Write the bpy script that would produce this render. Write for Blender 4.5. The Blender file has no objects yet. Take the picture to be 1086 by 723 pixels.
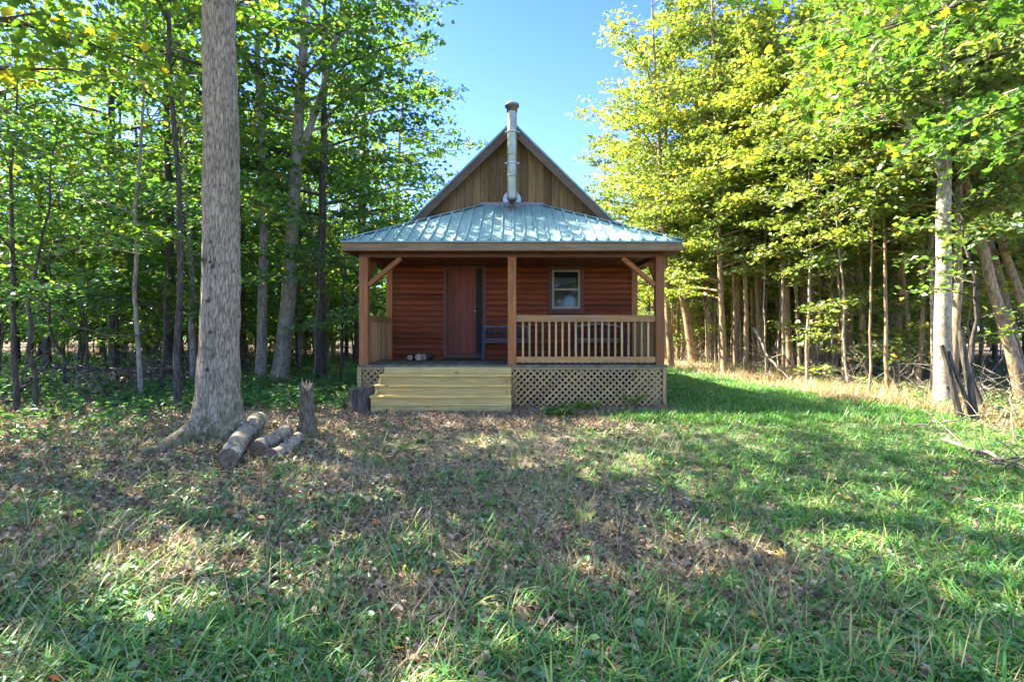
import bpy, math, random
import numpy as np
from mathutils import Vector, Matrix

PI = math.pi
R = math.radians
scene = bpy.context.scene
COL = scene.collection

# ---------------------------------------------------------------- camera model (layout helper only)
F_PX, CX, HY, EYE = 560.0, 543.0, 351.0, 1.5
def gx(px, d):
    return (px - CX) * d / F_PX
def gz(py, d):
    return EYE - (py - HY) * d / F_PX

# ---------------------------------------------------------------- noise
def _h(i, j, s):
    n = (i * 374761393 + j * 668265263 + s * 982451653) & 0x7fffffff
    n = ((n ^ (n >> 13)) * 1274126177) & 0x7fffffff
    return ((n ^ (n >> 16)) & 0xffff) / 65535.0
def noise2(x, y, s=0):
    x = np.asarray(x, float); y = np.asarray(y, float)
    xi = np.floor(x).astype(np.int64); yi = np.floor(y).astype(np.int64)
    fx = x - xi; fy = y - yi
    fx = fx * fx * (3 - 2 * fx); fy = fy * fy * (3 - 2 * fy)
    a = _h(xi, yi, s); b = _h(xi + 1, yi, s); c = _h(xi, yi + 1, s); d = _h(xi + 1, yi + 1, s)
    return (a * (1 - fx) + b * fx) * (1 - fy) + (c * (1 - fx) + d * fx) * fy
def fbm(x, y, s=0, o=4):
    v = 0; a = .5; t = 0
    for k in range(o):
        v = v + a * noise2(np.asarray(x) * 2 ** k, np.asarray(y) * 2 ** k, s + k * 17); t += a; a *= .5
    return v / t
def sstep(a, b, x):
    t = np.clip((np.asarray(x, float) - a) / (b - a), 0, 1)
    return t * t * (3 - 2 * t)

def ground_z(x, y):
    x = np.asarray(x, float); y = np.asarray(y, float)
    z = .10 * (fbm(x * .45, y * .45, 3, 3) - .5) + .05 * (fbm(x * 1.7, y * 1.7, 9, 2) - .5)
    z = z + .30 * sstep(-6, -14, x) * sstep(5, 14, y) + .15 * (fbm(x * .3, y * .3, 31) - .5) * sstep(5, 9, np.abs(x))
    z = z + .14 * np.exp(-(((x + 3.9) / 1.3) ** 2 + ((y - 7) / 1.3) ** 2))
    cab = sstep(4.6, 3.0, np.abs(x)) * sstep(8.6, 9.8, y) * sstep(21, 19, y)
    return z * (1 - cab)
def gz1(x, y):
    return float(ground_z(x, y))

# ---------------------------------------------------------------- mesh builder
class MB:
    def __init__(s):
        s.v = []; s.q = []; s.t = []; s.r = []; s.n = 0; s.g = []
    def add(s, v, quads=None, tris=None, rnd=None, poly=None):
        v = np.asarray(v, float).reshape(-1, 3)
        if rnd is None: rnd = random.random()
        s.v.append(v); s.r.append(np.broadcast_to(np.asarray(rnd, float), (len(v),)))
        if quads is not None and len(quads): s.q.append(np.asarray(quads, np.int64).reshape(-1, 4) + s.n)
        if tris is not None and len(tris): s.t.append(np.asarray(tris, np.int64).reshape(-1, 3) + s.n)
        for p in (poly or []): s.g.append([i + s.n for i in p])
        s.n += len(v)
    def box(s, x0, x1, y0, y1, z0, z1, rnd=None):
        v = [(x, y, z) for z in (z0, z1) for y in (y0, y1) for x in (x0, x1)]
        s.add(v, [(0, 2, 3, 1), (4, 5, 7, 6), (0, 1, 5, 4), (2, 6, 7, 3), (0, 4, 6, 2), (1, 3, 7, 5)], rnd=rnd)
    def beam(s, a, b, w, h, up=(0, 0, 1), rnd=None):
        a = Vector(a); b = Vector(b); d = (b - a).normalized(); u = Vector(up)
        sx = d.cross(u).normalized(); u = sx.cross(d).normalized()
        v = [tuple(p + sx * (i * w / 2) + u * (j * h / 2)) for p in (a, b) for j in (-1, 1) for i in (-1, 1)]
        s.add(v, [(0, 1, 3, 2), (4, 6, 7, 5), (0, 4, 5, 1), (2, 3, 7, 6), (0, 2, 6, 4), (1, 5, 7, 3)], rnd=rnd)
    def prism(s, poly, axis, a, b, rnd=None):
        """extrude 2D polygon; axis 'x': poly=(y,z); 'y': poly=(x,z)"""
        n = len(poly)
        f = (lambda p, t: (t, p[0], p[1])) if axis == 'x' else (lambda p, t: (p[0], t, p[1]))
        v = [f(p, a) for p in poly] + [f(p, b) for p in poly]
        qs = [(i, (i + 1) % n, n + (i + 1) % n, n + i) for i in range(n)]
        s.add(v, qs, rnd=rnd, poly=[list(range(n))[::-1], list(range(n, 2 * n))])
    def tube(s, pts, rad, n=8, cap=True, rnd=None, jitter=0):
        pts = np.asarray(pts, float); m = len(pts)
        rad = np.broadcast_to(np.asarray(rad, float), (m,))
        t = np.gradient(pts, axis=0); t /= np.linalg.norm(t, axis=1)[:, None] + 1e-9
        ref = np.array([0, 0, 1.]) if abs(t[:, 2]).mean() < .8 else np.array([1., 0, 0])
        u = np.cross(t, ref); u /= np.linalg.norm(u, axis=1)[:, None] + 1e-9
        w = np.cross(t, u)
        a = np.linspace(0, 2 * PI, n, endpoint=False)
        ring = np.cos(a)[None, :, None] * u[:, None, :] + np.sin(a)[None, :, None] * w[:, None, :]
        rr = rad[:, None] * np.ones((1, n))
        if jitter: rr = rr * (1 + jitter * (np.random.rand(m, n) - .5))
        v = (pts[:, None, :] + ring * rr[:, :, None]).reshape(-1, 3)
        i = np.arange(m - 1)[:, None] * n; k = np.arange(n)[None, :]; k2 = (k + 1) % n
        q = np.stack([i + k, i + n + k, i + n + k2, i + k2], -1).reshape(-1, 4)
        s.add(v, q, rnd=rnd, poly=[list(range(n)), list(range((m - 1) * n, m * n))[::-1]] if cap else None)
    def build(s, name, mat, parent=None, smooth=False):
        V = np.concatenate(s.v); me = bpy.data.meshes.new(name)
        if parent is not None: V = V - np.array(parent.get('_o', parent.location if parent.parent is None else (0, 0, 0)))
        q = np.concatenate(s.q) if s.q else np.zeros((0, 4), np.int64)
        t = np.concatenate(s.t) if s.t else np.zeros((0, 3), np.int64)
        gl = np.array([i for p in s.g for i in p], np.int64); gt = np.array([len(p) for p in s.g], np.int64)
        loops = np.concatenate([q.ravel(), t.ravel(), gl])
        tot = np.concatenate([np.full(len(q), 4), np.full(len(t), 3), gt]).astype(np.int64)
        st = np.concatenate([[0], np.cumsum(tot)[:-1]])
        me.vertices.add(len(V)); me.vertices.foreach_set('co', V.astype(np.float32).ravel())
        me.loops.add(len(loops)); me.loops.foreach_set('vertex_index', loops.astype(np.int32))
        me.polygons.add(len(tot)); me.polygons.foreach_set('loop_start', st.astype(np.int32))
        at = me.attributes.new('rnd', 'FLOAT', 'POINT'); at.data.foreach_set('value', np.concatenate(s.r).astype(np.float32))
        me.update(calc_edges=True)
        me.polygons.foreach_set('use_smooth', np.full(len(tot), bool(smooth)))
        me.materials.append(mat)
        o = bpy.data.objects.new(name, me); COL.objects.link(o)
        if parent is not None:
            o.parent = parent
        return o

def tag(o, label=None, cat=None, group=None, kind=None):
    if label: o['label'] = label
    if cat: o['category'] = cat
    if group: o['group'] = group
    if kind: o['kind'] = kind
    return o
def thing(name, loc, label, cat, group=None):
    o = bpy.data.objects.new(name, None); COL.objects.link(o); o.location = loc
    o.empty_display_size = .2
    return tag(o, label, cat, group)
# children of parts: parts carry identity transforms, so all meshes are stored relative to their thing's base
class Rel:
    pass
def part(mb, name, mat, th, under=None, smooth=False):
    """build a part of thing `th`; under = the part it belongs to (sub-part)"""
    V0 = np.array(th.location)
    mb.v = [v - V0 for v in mb.v]
    o = mb.build(name, mat, None, smooth)
    o.parent = under if under is not None else th
    return o

# ---------------------------------------------------------------- materials
def newmat(name):
    m = bpy.data.materials.new(name); m.use_nodes = True
    nt = m.node_tree; nt.nodes.clear()
    return m, nt
class NT:
    def __init__(s, nt): s.nt = nt
    def n(s, t, **kw):
        o = s.nt.nodes.new(t)
        for k, v in kw.items():
            if k.startswith('i_'):
                o.inputs[k[2:].replace('_', ' ')].default_value = v
            else: setattr(o, k, v)
        return o
    def l(s, a, b): s.nt.links.new(a, b)
    def ramp(s, stops, fac=None, interp='LINEAR'):
        r = s.n('ShaderNodeValToRGB'); r.color_ramp.interpolation = interp
        e = r.color_ramp.elements
        while len(e) < len(stops): e.new(.5)
        for k, (p, c) in enumerate(stops):
            e[k].position = p; e[k].color = (*c, 1) if len(c) == 3 else c
        if fac is not None: s.l(fac, r.inputs[0])
        return r.outputs[0]
    def mix(s, a, b, f, mode='MIX'):
        m = s.n('ShaderNodeMix', data_type='RGBA', blend_type=mode, clamp_factor=True)
        for sock, v in ((m.inputs[0], f), (m.inputs[6], a), (m.inputs[7], b)):
            if isinstance(v, (int, float)): sock.default_value = v
            elif isinstance(v, tuple): sock.default_value = (*v, 1)
            else: s.l(v, sock)
        return m.outputs[2]
    def math(s, op, a, b=0, c=0):
        m = s.n('ShaderNodeMath', operation=op)
        for k, v in enumerate((a, b, c)):
            if isinstance(v, (int, float)): m.inputs[k].default_value = v
            else: s.l(v, m.inputs[k])
        return m.outputs[0]
    def coord(s, scale=(1, 1, 1), off=None):
        c = s.n('ShaderNodeTexCoord'); m = s.n('ShaderNodeMapping'); m.inputs['Scale'].default_value = scale
        s.l(c.outputs['Object'], m.inputs[0])
        if off is not None:
            cb = s.n('ShaderNodeCombineXYZ')
            for k in range(3): s.l(off, cb.inputs[k])
            va = s.n('ShaderNodeVectorMath', operation='ADD'); s.l(m.outputs[0], va.inputs[0]); s.l(cb.outputs[0], va.inputs[1])
            return va.outputs[0]
        return m.outputs[0]
    def noise(s, vec, scale=5, detail=4, rough=.55, dist=0):
        n = s.n('ShaderNodeTexNoise'); n.inputs['Scale'].default_value = scale; n.inputs['Detail'].default_value = detail
        n.inputs['Roughness'].default_value = rough; n.inputs['Distortion'].default_value = dist
        s.l(vec, n.inputs['Vector']); return n.outputs[0]
    def attr(s, name='rnd'):
        return s.n('ShaderNodeAttribute', attribute_name=name).outputs['Fac']
    def out(s, col, rough=.7, bump=None, bs=.3, bd=.01, metal=0, spec=.5):
        p = s.n('ShaderNodeBsdfPrincipled'); o = s.n('ShaderNodeOutputMaterial')
        for sock, v in (('Base Color', col), ('Roughness', rough), ('Metallic', metal)):
            if isinstance(v, (int, float)): p.inputs[sock].default_value = v
            elif isinstance(v, tuple): p.inputs[sock].default_value = (*v, 1)
            else: s.l(v, p.inputs[sock])
        p.inputs['Specular IOR Level'].default_value = spec
        if bump is not None:
            b = s.n('ShaderNodeBump'); b.inputs['Strength'].default_value = bs; b.inputs['Distance'].default_value = bd
            s.l(bump, b.inputs['Height']); s.l(b.outputs[0], p.inputs['Normal'])
        s.l(p.outputs[0], o.inputs[0]); return p

def wood(name, dark, mid, light, axis='x', knots=0.0, rough=.65, weather=None, wamt=0, spec=.35, boards=None):
    """boards=(axis index, width): extra tone change and seam per board"""
    m, nt = newmat(name); s = NT(nt)
    r = s.attr(); off = s.math('MULTIPLY', r, 37.0)
    k = 'xyz'.index(axis)
    sc = [14, 14, 14]; sc[k] = 1.1
    v = s.coord(tuple(sc), off)
    g = s.noise(v, 1.6, 5, .6, .6)
    fine = [60, 60, 60]; fine[k] = 2.5
    g2 = s.noise(s.coord(tuple(fine), off), 1.5, 3, .6)
    c = s.ramp([(.25, dark), (.5, mid), (.75, light)], g)
    c = s.mix(c, s.ramp([(.3, (.45, .45, .45)), (.6, (1, 1, 1))], g2), .45, 'MULTIPLY')
    tone = s.ramp([(0, (.68, .66, .64)), (.5, (1, 1, 1)), (1, (1.22, 1.18, 1.1))], r)
    c = s.mix(c, tone, 1.0, 'MULTIPLY')
    bump = g2
    if boards:
        bi, bw = boards
        sep = s.n('ShaderNodeSeparateXYZ'); tc = s.n('ShaderNodeTexCoord'); s.l(tc.outputs['Object'], sep.inputs[0])
        q = s.math('DIVIDE', sep.outputs[bi], bw)
        wn = s.n('ShaderNodeTexWhiteNoise', noise_dimensions='1D'); s.l(s.math('FLOOR', q), wn.inputs['W'])
        c = s.mix(c, s.ramp([(0, (.62, .6, .58)), (.5, (.95, .95, .95)), (1, (1.2, 1.16, 1.08))], wn.outputs[0]), 1.0, 'MULTIPLY')
        fr = s.math('ABSOLUTE', s.math('SUBTRACT', s.math('FRACT', q), .5))
        seam = s.ramp([(.465, (1, 1, 1)), (.49, (.16, .15, .14))], fr)
        c = s.mix(c, seam, 1.0, 'MULTIPLY'); bump = s.mix(g2, seam, .6, 'MULTIPLY')
    if knots:
        sk = [7, 7, 7]; sk[k] = 3.2
        vo = s.n('ShaderNodeTexVoronoi', feature='F1'); s.l(s.coord(tuple(sk), off), vo.inputs['Vector']); vo.inputs['Scale'].default_value = .55
        kf = s.ramp([(.02 + knots, (1, 1, 1)), (.05 + knots, (0, 0, 0))], vo.outputs['Distance'])
        c = s.mix(c, tuple(x * .18 for x in dark), s.math('MULTIPLY', kf, .8))
    if weather:
        wv = s.noise(s.coord((1.2, 1.2, 1.2)), 1.7, 5, .65)
        c = s.mix(c, weather, s.math('MULTIPLY', s.ramp([(.45, (0, 0, 0)), (.7, (1, 1, 1))], wv), wamt))
    s.out(c, rough, bump, .25, .003, spec=spec)
    return m

def bark(name, dark, light, sx=26, sz=3.0, moss=0, blotch=None, bump=.8, bd=.02):
    m, nt = newmat(name); s = NT(nt)
    v = s.coord((sx, sx, sz))
    a = s.noise(v, 1.0, 6, .65, .4)
    vo = s.n('ShaderNodeTexVoronoi', feature='DISTANCE_TO_EDGE'); s.l(s.coord((sx * .55, sx * .55, sz * .6)), vo.inputs['Vector']); vo.inputs['Scale'].default_value = 1
    h = s.math('ADD', s.math('MULTIPLY', a, .7), s.math('MULTIPLY', s.math('MINIMUM', vo.outputs[0], .25), .7))
    c = s.ramp([(.30, dark), (.42, tuple((x + y) / 2 for x, y in zip(dark, light))), (.60, light)], h)
    big = s.noise(s.coord((2.2, 2.2, .9)), 1.3, 4, .6)
    fn = s.noise(s.coord((sx * 2.6, sx * 2.6, sz * 2.2)), 1.0, 4, .7)
    c = s.mix(c, s.ramp([(.36, (.42, .39, .35)), (.52, (1, 1, 1)), (.7, (1.3, 1.28, 1.22))], fn), .85, 'MULTIPLY'); h = s.math('ADD', h, s.math('MULTIPLY', fn, .5))
    c = s.mix(c, s.ramp([(.3, (.7, .69, .66)), (.7, (1.15, 1.14, 1.1))], big), 1.0, 'MULTIPLY')
    if blotch:
        b2 = s.noise(s.coord((3, 3, 2.2)), 1.5, 5, .6)
        c = s.mix(c, blotch, s.ramp([(.52, (0, 0, 0)), (.62, (.8, .8, .8))], b2))
    if moss:
        sep = s.n('ShaderNodeSeparateXYZ'); tc = s.n('ShaderNodeTexCoord'); s.l(tc.outputs['Object'], sep.inputs[0])
        low = s.ramp([(.0, (1, 1, 1)), (.9, (0, 0, 0))], sep.outputs[2])
        mf = s.math('MULTIPLY', low, s.math('MULTIPLY', s.ramp([(.4, (0, 0, 0)), (.6, (1, 1, 1))], s.noise(s.coord((5, 5, 5)), 1.5, 4)), moss))
        c = s.mix(c, (.07, .085, .025), mf)
    s.out(c, .9, h, bump, bd, spec=.2)
    return m

def leafmat(name, stops, trans=.5, gloss=.10, var=.35, tcol=(1.25, 1.3, .55)):
    m, nt = newmat(name); s = NT(nt)
    c = s.ramp(stops, s.attr())
    oi = s.n('ShaderNodeObjectInfo')
    c = s.mix(c, s.ramp([(0, (1 - var, 1 - var * .75, 1)), (.5, (1, 1, 1)), (1, (1 + var, 1 + var * .6, .9))], oi.outputs['Random']), 1.0, 'MULTIPLY')
    d = s.n('ShaderNodeBsdfDiffuse'); s.l(c, d.inputs[0])
    t = s.n('ShaderNodeBsdfTranslucent'); s.l(s.mix(c, tcol, 1.0, 'MULTIPLY'), t.inputs[0])
    g = s.n('ShaderNodeBsdfGlossy'); g.inputs['Roughness'].default_value = .45; g.inputs[0].default_value = (.9, .95, 1, 1)
    a = s.n('ShaderNodeMixShader'); a.inputs[0].default_value = trans; s.l(d.outputs[0], a.inputs[1]); s.l(t.outputs[0], a.inputs[2])
    fr = s.n('ShaderNodeLayerWeight'); fr.inputs[0].default_value = .35
    b = s.n('ShaderNodeMixShader'); s.l(s.math('MULTIPLY_ADD', fr.outputs['Facing'], gloss, gloss * .35), b.inputs[0])
    s.l(a.outputs[0], b.inputs[1]); s.l(g.outputs[0], b.inputs[2])
    o = s.n('ShaderNodeOutputMaterial'); s.l(b.outputs[0], o.inputs[0])
    return m

def plain(name, col, rough=.6, metal=0, nscale=8, amt=.25, bump=0, spec=.5):
    m, nt = newmat(name); s = NT(nt)
    n = s.noise(s.coord((nscale,) * 3), 1.0, 5, .6)
    c = s.mix(col, s.ramp([(.3, (1 - amt,) * 3), (.7, (1 + amt,) * 3)], n), 1.0, 'MULTIPLY')
    s.out(c, rough, n if bump else None, bump, .005, metal, spec)
    return m

M = {}
M['siding'] = wood('red_stained_siding', (.125, .026, .007), (.215, .046, .012), (.29, .074, .018), 'x', rough=.65, spec=.2)
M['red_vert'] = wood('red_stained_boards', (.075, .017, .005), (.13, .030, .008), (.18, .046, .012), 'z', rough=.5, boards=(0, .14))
M['door'] = wood('red_stained_door_boards', (.10, .021, .006), (.175, .037, .010), (.235, .06, .015), 'z', knots=.03, rough=.6, boards=(0, .155))
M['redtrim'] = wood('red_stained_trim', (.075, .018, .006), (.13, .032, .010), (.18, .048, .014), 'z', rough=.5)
M['post'] = wood('stained_post_wood', (.20, .068, .017), (.33, .118, .031), (.42, .17, .05), 'z', knots=.02)
M['brace'] = wood('stained_brace_wood', (.20, .068, .017), (.33, .118, .031), (.42, .17, .05), 'x')
M['fascia'] = wood('weathered_fascia_wood', (.15, .085, .035), (.25, .15, .065), (.33, .21, .10), 'x', weather=(.12, .095, .06), wamt=.5)
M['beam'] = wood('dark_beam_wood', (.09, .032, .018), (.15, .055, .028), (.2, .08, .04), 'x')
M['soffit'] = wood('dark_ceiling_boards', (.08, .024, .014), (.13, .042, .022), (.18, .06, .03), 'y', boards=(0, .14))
M['gable'] = wood('weathered_gable_boards', (.14, .082, .036), (.25, .155, .068), (.32, .212, .10), 'z', knots=.02, weather=(.17, .14, .10), wamt=.5, boards=(0, .19), rough=.85, spec=.0)
M['barge'] = wood('dark_bargeboard_wood', (.085, .055, .033), (.135, .09, .055), (.18, .125, .08), 'x', weather=(.10, .085, .065), wamt=.6, rough=.8)
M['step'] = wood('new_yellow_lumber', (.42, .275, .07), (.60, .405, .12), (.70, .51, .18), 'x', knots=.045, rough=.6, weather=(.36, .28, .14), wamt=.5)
M['rail'] = wood('railing_lumber', (.27, .125, .035), (.40, .195, .06), (.48, .27, .095), 'x', knots=.02, weather=(.28, .2, .12), wamt=.5)
M['balus'] = wood('baluster_lumber', (.38, .225, .085), (.52, .33, .13), (.60, .42, .19), 'z')
M['siderail'] = wood('side_railing_lumber', (.26, .13, .045), (.38, .20, .075), (.46, .27, .11), 'z')
M['lattice'] = wood('lattice_lumber', (.34, .205, .075), (.49, .31, .12), (.58, .40, .17), 'z', weather=(.2, .15, .09), wamt=.4)
M['deck'] = wood('weathered_deck_boards', (.12, .105, .07), (.18, .16, .11), (.24, .21, .15), 'y', weather=(.11, .115, .075), wamt=.6, rough=.75, boards=(0, .14))
M['cream'] = plain('beige_vinyl', (.30, .245, .15), .5, 0, 6, .1)
M['dark_metal'] = plain('dark_cast_metal', (.035, .04, .05), .5, .4, 12, .4)
M['blue_slat'] = wood('bluish_grey_slat', (.06, .07, .085), (.09, .105, .125), (.12, .14, .165), 'x')
M['tan_slat'] = wood('worn_tan_slat', (.17, .145, .10), (.24, .205, .15), (.30, .26, .2), 'x')
M['brass'] = plain('worn_brass', (.6, .5, .3), .35, .9, 10, .2)
M['hole'] = plain('unlit_interior', (.02, .016, .014), .9, 0, 5, .2)  # near-black colour stands in for the darkness inside gaps

def metal_roof():
    m, nt = newmat('blue_green_roof_metal'); s = NT(nt)
    n = s.noise(s.coord((1.3, 1.3, 1.3)), 2.0, 6, .65)
    c = s.ramp([(.25, (.17, .275, .255)), (.55, (.215, .335, .315)), (.8, (.275, .40, .375))], n)
    st = s.noise(s.coord((9, .8, .8)), 1.5, 5, .7)
    c = s.mix(c, s.ramp([(.35, (.78, .8, .8)), (.65, (1.1, 1.08, 1.05))], st), 1.0, 'MULTIPLY')
    # rust wash below the flue
    sep = s.n('ShaderNodeSeparateXYZ'); tc = s.n('ShaderNodeTexCoord'); s.l(tc.outputs['Object'], sep.inputs[0])
    rx = s.ramp([(.0, (1, 1, 1)), (.22, (0, 0, 0))], s.math('ABSOLUTE', sep.outputs[0]))
    rz = s.ramp([(.0, (0, 0, 0)), (.9, (1, 1, 1))], s.math('MULTIPLY', s.math('SUBTRACT', sep.outputs[2], 4.1), 2.6))
    rn = s.ramp([(.4, (0, 0, 0)), (.6, (1, 1, 1))], s.noise(s.coord((16, 5, 5)), 1.0, 4))
    c = s.mix(c, (.3, .13, .05), s.math('MULTIPLY', s.math('MULTIPLY', rx, rz), s.math('MULTIPLY', rn, .85)))
    s.out(c, s.math('MULTIPLY_ADD', n, .12, .48), None, 0, 0, .15, .35)
    return m
M['roof'] = metal_roof()
def flue_metal():
    m, nt = newmat('stained_flue_metal'); s = NT(nt)
    n = s.noise(s.coord((3, 3, 2)), 1.5, 6, .6)
    c = s.ramp([(.3, (.30, .29, .18)), (.6, (.45, .44, .31)), (.8, (.60, .60, .50))], n)
    s.out(c, s.math('MULTIPLY_ADD', n, .2, .35), None, 0, 0, .65)
    return m
M['flue'] = flue_metal()
M['flue_cap'] = plain('sooty_flue_metal', (.22, .18, .16), .5, .8, 14, .4)
M['plate'] = plain('galvanised_plate', (.5, .5, .46), .4, .8, 9, .2)
def glass_mat():
    m, nt = newmat('dark_window_glass'); s = NT(nt)
    n = s.noise(s.coord((4, 4, 4)), 1, 2)
    s.out((.012, .016, .018), .04, n, .03, .003, 0, .4)
    return m
M['glass'] = glass_mat()

M['bark_big'] = bark('ridged_grey_bark', (.15, .112, .074), (.53, .425, .295), 52, 9.0, moss=.9, bump=1.0, bd=.02)
M['bark_grey'] = bark('smooth_grey_bark', (.19, .155, .115), (.42, .355, .275), 20, 6, blotch=(.31, .29, .235), bump=.5, bd=.012)
M['bark_dark'] = bark('dark_brown_bark', (.05, .042, .034), (.145, .12, .095), 24, 4, bump=.8)
M['bark_pale'] = bark('pale_blotched_bark', (.26, .205, .14), (.54, .47, .36), 12, 7, blotch=(.27, .205, .13), bump=.4, bd=.01)
M['bark_tan'] = bark('tan_bark', (.22, .15, .085), (.46, .345, .21), 20, 5, bump=.5, bd=.012)  # tan bark tone, the same on every side of the trunk
M['deadwood'] = bark('grey_deadwood', (.11, .09, .068), (.29, .25, .195), 18, 18, bump=.5, bd=.008)
M['log_bark'] = bark('grey_log_bark', (.12, .092, .064), (.47, .40, .305), 20, 20, blotch=(.21, .165, .12), bump=.6, bd=.012)
def endgrain():
    m, nt = newmat('cut_log_end'); s = NT(nt)
    w = s.noise(s.coord((9, 9, 9)), 2, 5, .7, 1)
    c = s.ramp([(.3, (.07, .05, .035)), (.6, (.17, .12, .075)), (.8, (.26, .19, .12))], w)
    s.out(c, .9, w, .5, .006, spec=.2); return m
M['end'] = endgrain()
M['stump_bark'] = bark('mossy_brown_stump_bark', (.07, .05, .03), (.26, .20, .135), 34, 9, moss=.5, bump=.9)
M['end_pale'] = plain('pale_split_wood', (.42, .28, .18), .85, 0, 14, .5, .4)

M['leaf_l'] = leafmat('green_maple_leaves', [(0, (.06, .13, .03)), (.45, (.10, .205, .04)), (.85, (.155, .265, .05)), (.97, (.23, .31, .055)), (1, (.45, .36, .04))], .6, .03, .3)
M['leaf_r'] = leafmat('yellow_green_leaves', [(0, (.125, .18, .04)), (.4, (.20, .265, .06)), (.8, (.27, .32, .085)), (.96, (.31, .33, .08)), (1, (.5, .36, .05))], .45, .035, .3)
M['leaf_under'] = leafmat('deep_green_leaves', [(0, (.06, .15, .05)), (.5, (.10, .225, .065)), (.9, (.15, .28, .075)), (1, (.24, .30, .07))], .5, .05, .25)
M['leaf_ov'] = leafmat('bright_maple_leaves', [(0, (.07, .15, .025)), (.5, (.12, .23, .035)), (.9, (.19, .28, .045)), (1, (.45, .36, .04))], .58, .04, .3)
M['grass'] = leafmat('green_grass_blades', [(0, (.04, .125, .03)), (.45, (.08, .225, .042)), (.8, (.145, .295, .055)), (1, (.30, .34, .085))], .38, .04, 0, (1.1, 1.25, .7))
M['straw'] = leafmat('dry_straw_blades', [(0, (.16, .115, .05)), (.5, (.33, .25, .115)), (1, (.50, .41, .21))], .35, .06, 0, (1.1, 1.05, .85))
M['weed'] = leafmat('small_weed_leaves', [(0, (.05, .14, .04)), (.6, (.095, .22, .06)), (1, (.19, .29, .08))], .4, .10, 0)
M['litter'] = leafmat('fallen_leaves', [(0, (.085, .056, .034)), (.3, (.18, .12, .073)), (.6, (.29, .20, .125)), (.85, (.42, .31, .20)), (.96, (.53, .43, .30)), (1, (.30, .12, .06))], .15, .05, 0, (1.1, 1, .85))
M['redleaf'] = leafmat('orange_fallen_leaves', [(0, (.35, .09, .03)), (.5, (.48, .22, .04)), (1, (.55, .42, .05))], .3, .06, 0)

def ground_mat():
    m, nt = newmat('forest_clearing_soil'); s = NT(nt)
    lush = s.attr('lush'); dry = s.attr('dry')
    v = s.coord((1, 1, 1))
    n1 = s.noise(v, 3.5, 6, .65); n2 = s.noise(v, 22, 5, .7); n3 = s.noise(v, 70, 3, .7)
    lit = s.ramp([(.25, (.10, .075, .05)), (.45, (.19, .145, .10)), (.6, (.29, .225, .16)), (.78, (.40, .325, .24))], n2)
    lit = s.mix(lit, s.ramp([(.3, (.6, .58, .55)), (.7, (1.2, 1.18, 1.15))], n3), .8, 'MULTIPLY')
    lit = s.mix(lit, s.ramp([(.3, (.75, .72, .7)), (.7, (1.15, 1.12, 1.1))], n1), 1.0, 'MULTIPLY')
    grn = s.ramp([(.3, (.035, .06, .02)), (.6, (.075, .11, .036)), (.8, (.13, .15, .06))], n2)
    c = s.mix(lit, grn, s.math('MULTIPLY', lush, .75))
    st = s.ramp([(.3, (.28, .22, .14)), (.55, (.48, .40, .28)), (.8, (.62, .55, .41))], n2)
    c = s.mix(c, st, s.math('MULTIPLY', dry, .9))
    h = s.math('ADD', s.math('MULTIPLY', n2, .7), s.math('MULTIPLY', n3, .4))
    s.out(c, .95, h, .7, .03, spec=.15)
    return m
M['ground'] = ground_mat()

# ---------------------------------------------------------------- masks on the ground
def lush_mask(x, y):
    x = np.asarray(x, float); y = np.asarray(y, float)
    n = fbm(x * .8, y * .8, 51, 3); n2 = fbm(x * 2.2, y * 2.2, 77, 3)
    right = sstep(-.2, 3.0, x + 1.6 * (n - .5) - .0 * y) * sstep(8.0, 6.7, x + .10 * (y - 12) + 1.2 * (n - .5))
    near = sstep(3.9, 2.2, y + 1.8 * (n - .5)) * .75
    left = sstep(-1.2, -3.2, x) * sstep(6.4, 4.4, y) * .42
    mid = .30 * sstep(10.5, 7.0, y)
    f = np.maximum(np.maximum(right, near), np.maximum(left, mid))
    f = f * sstep(.38, .60, n2 + .26 * f)
    path = np.exp(-((x - 3.4 - .02 * y) / .35) ** 2) * sstep(8, 11, y)
    f = f * (1 - .55 * path)
    stepz = sstep(3.4, 2.2, np.abs(x + 1.2)) * sstep(7.3, 8.6, y)
    f = f * (1 - .97 * stepz)
    f = f * (1 - .9 * sstep(1.7, .6, np.hypot(x + 3.4, y - 6.6)))
    cab = (np.abs(x) < 3.2) & (y > 9.6) & (y < 19)
    return np.where(cab, 0, np.clip(f, 0, 1)) * sstep(34, 26, y)
def dry_mask(x, y):
    x = np.asarray(x, float); y = np.asarray(y, float)
    n = fbm(x * .7, y * .7, 91, 3)
    d = sstep(6.9, 7.9, x + .10 * (y - 12) + 1.2 * (n - .5)) * sstep(12.5, 10.5, x) * sstep(6, 9, y)
    d2 = .35 * sstep(.5, .75, n) * sstep(12, 6, np.abs(x)) * sstep(12, 8, y)
    return np.clip(np.maximum(d, d2), 0, 1)

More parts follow.
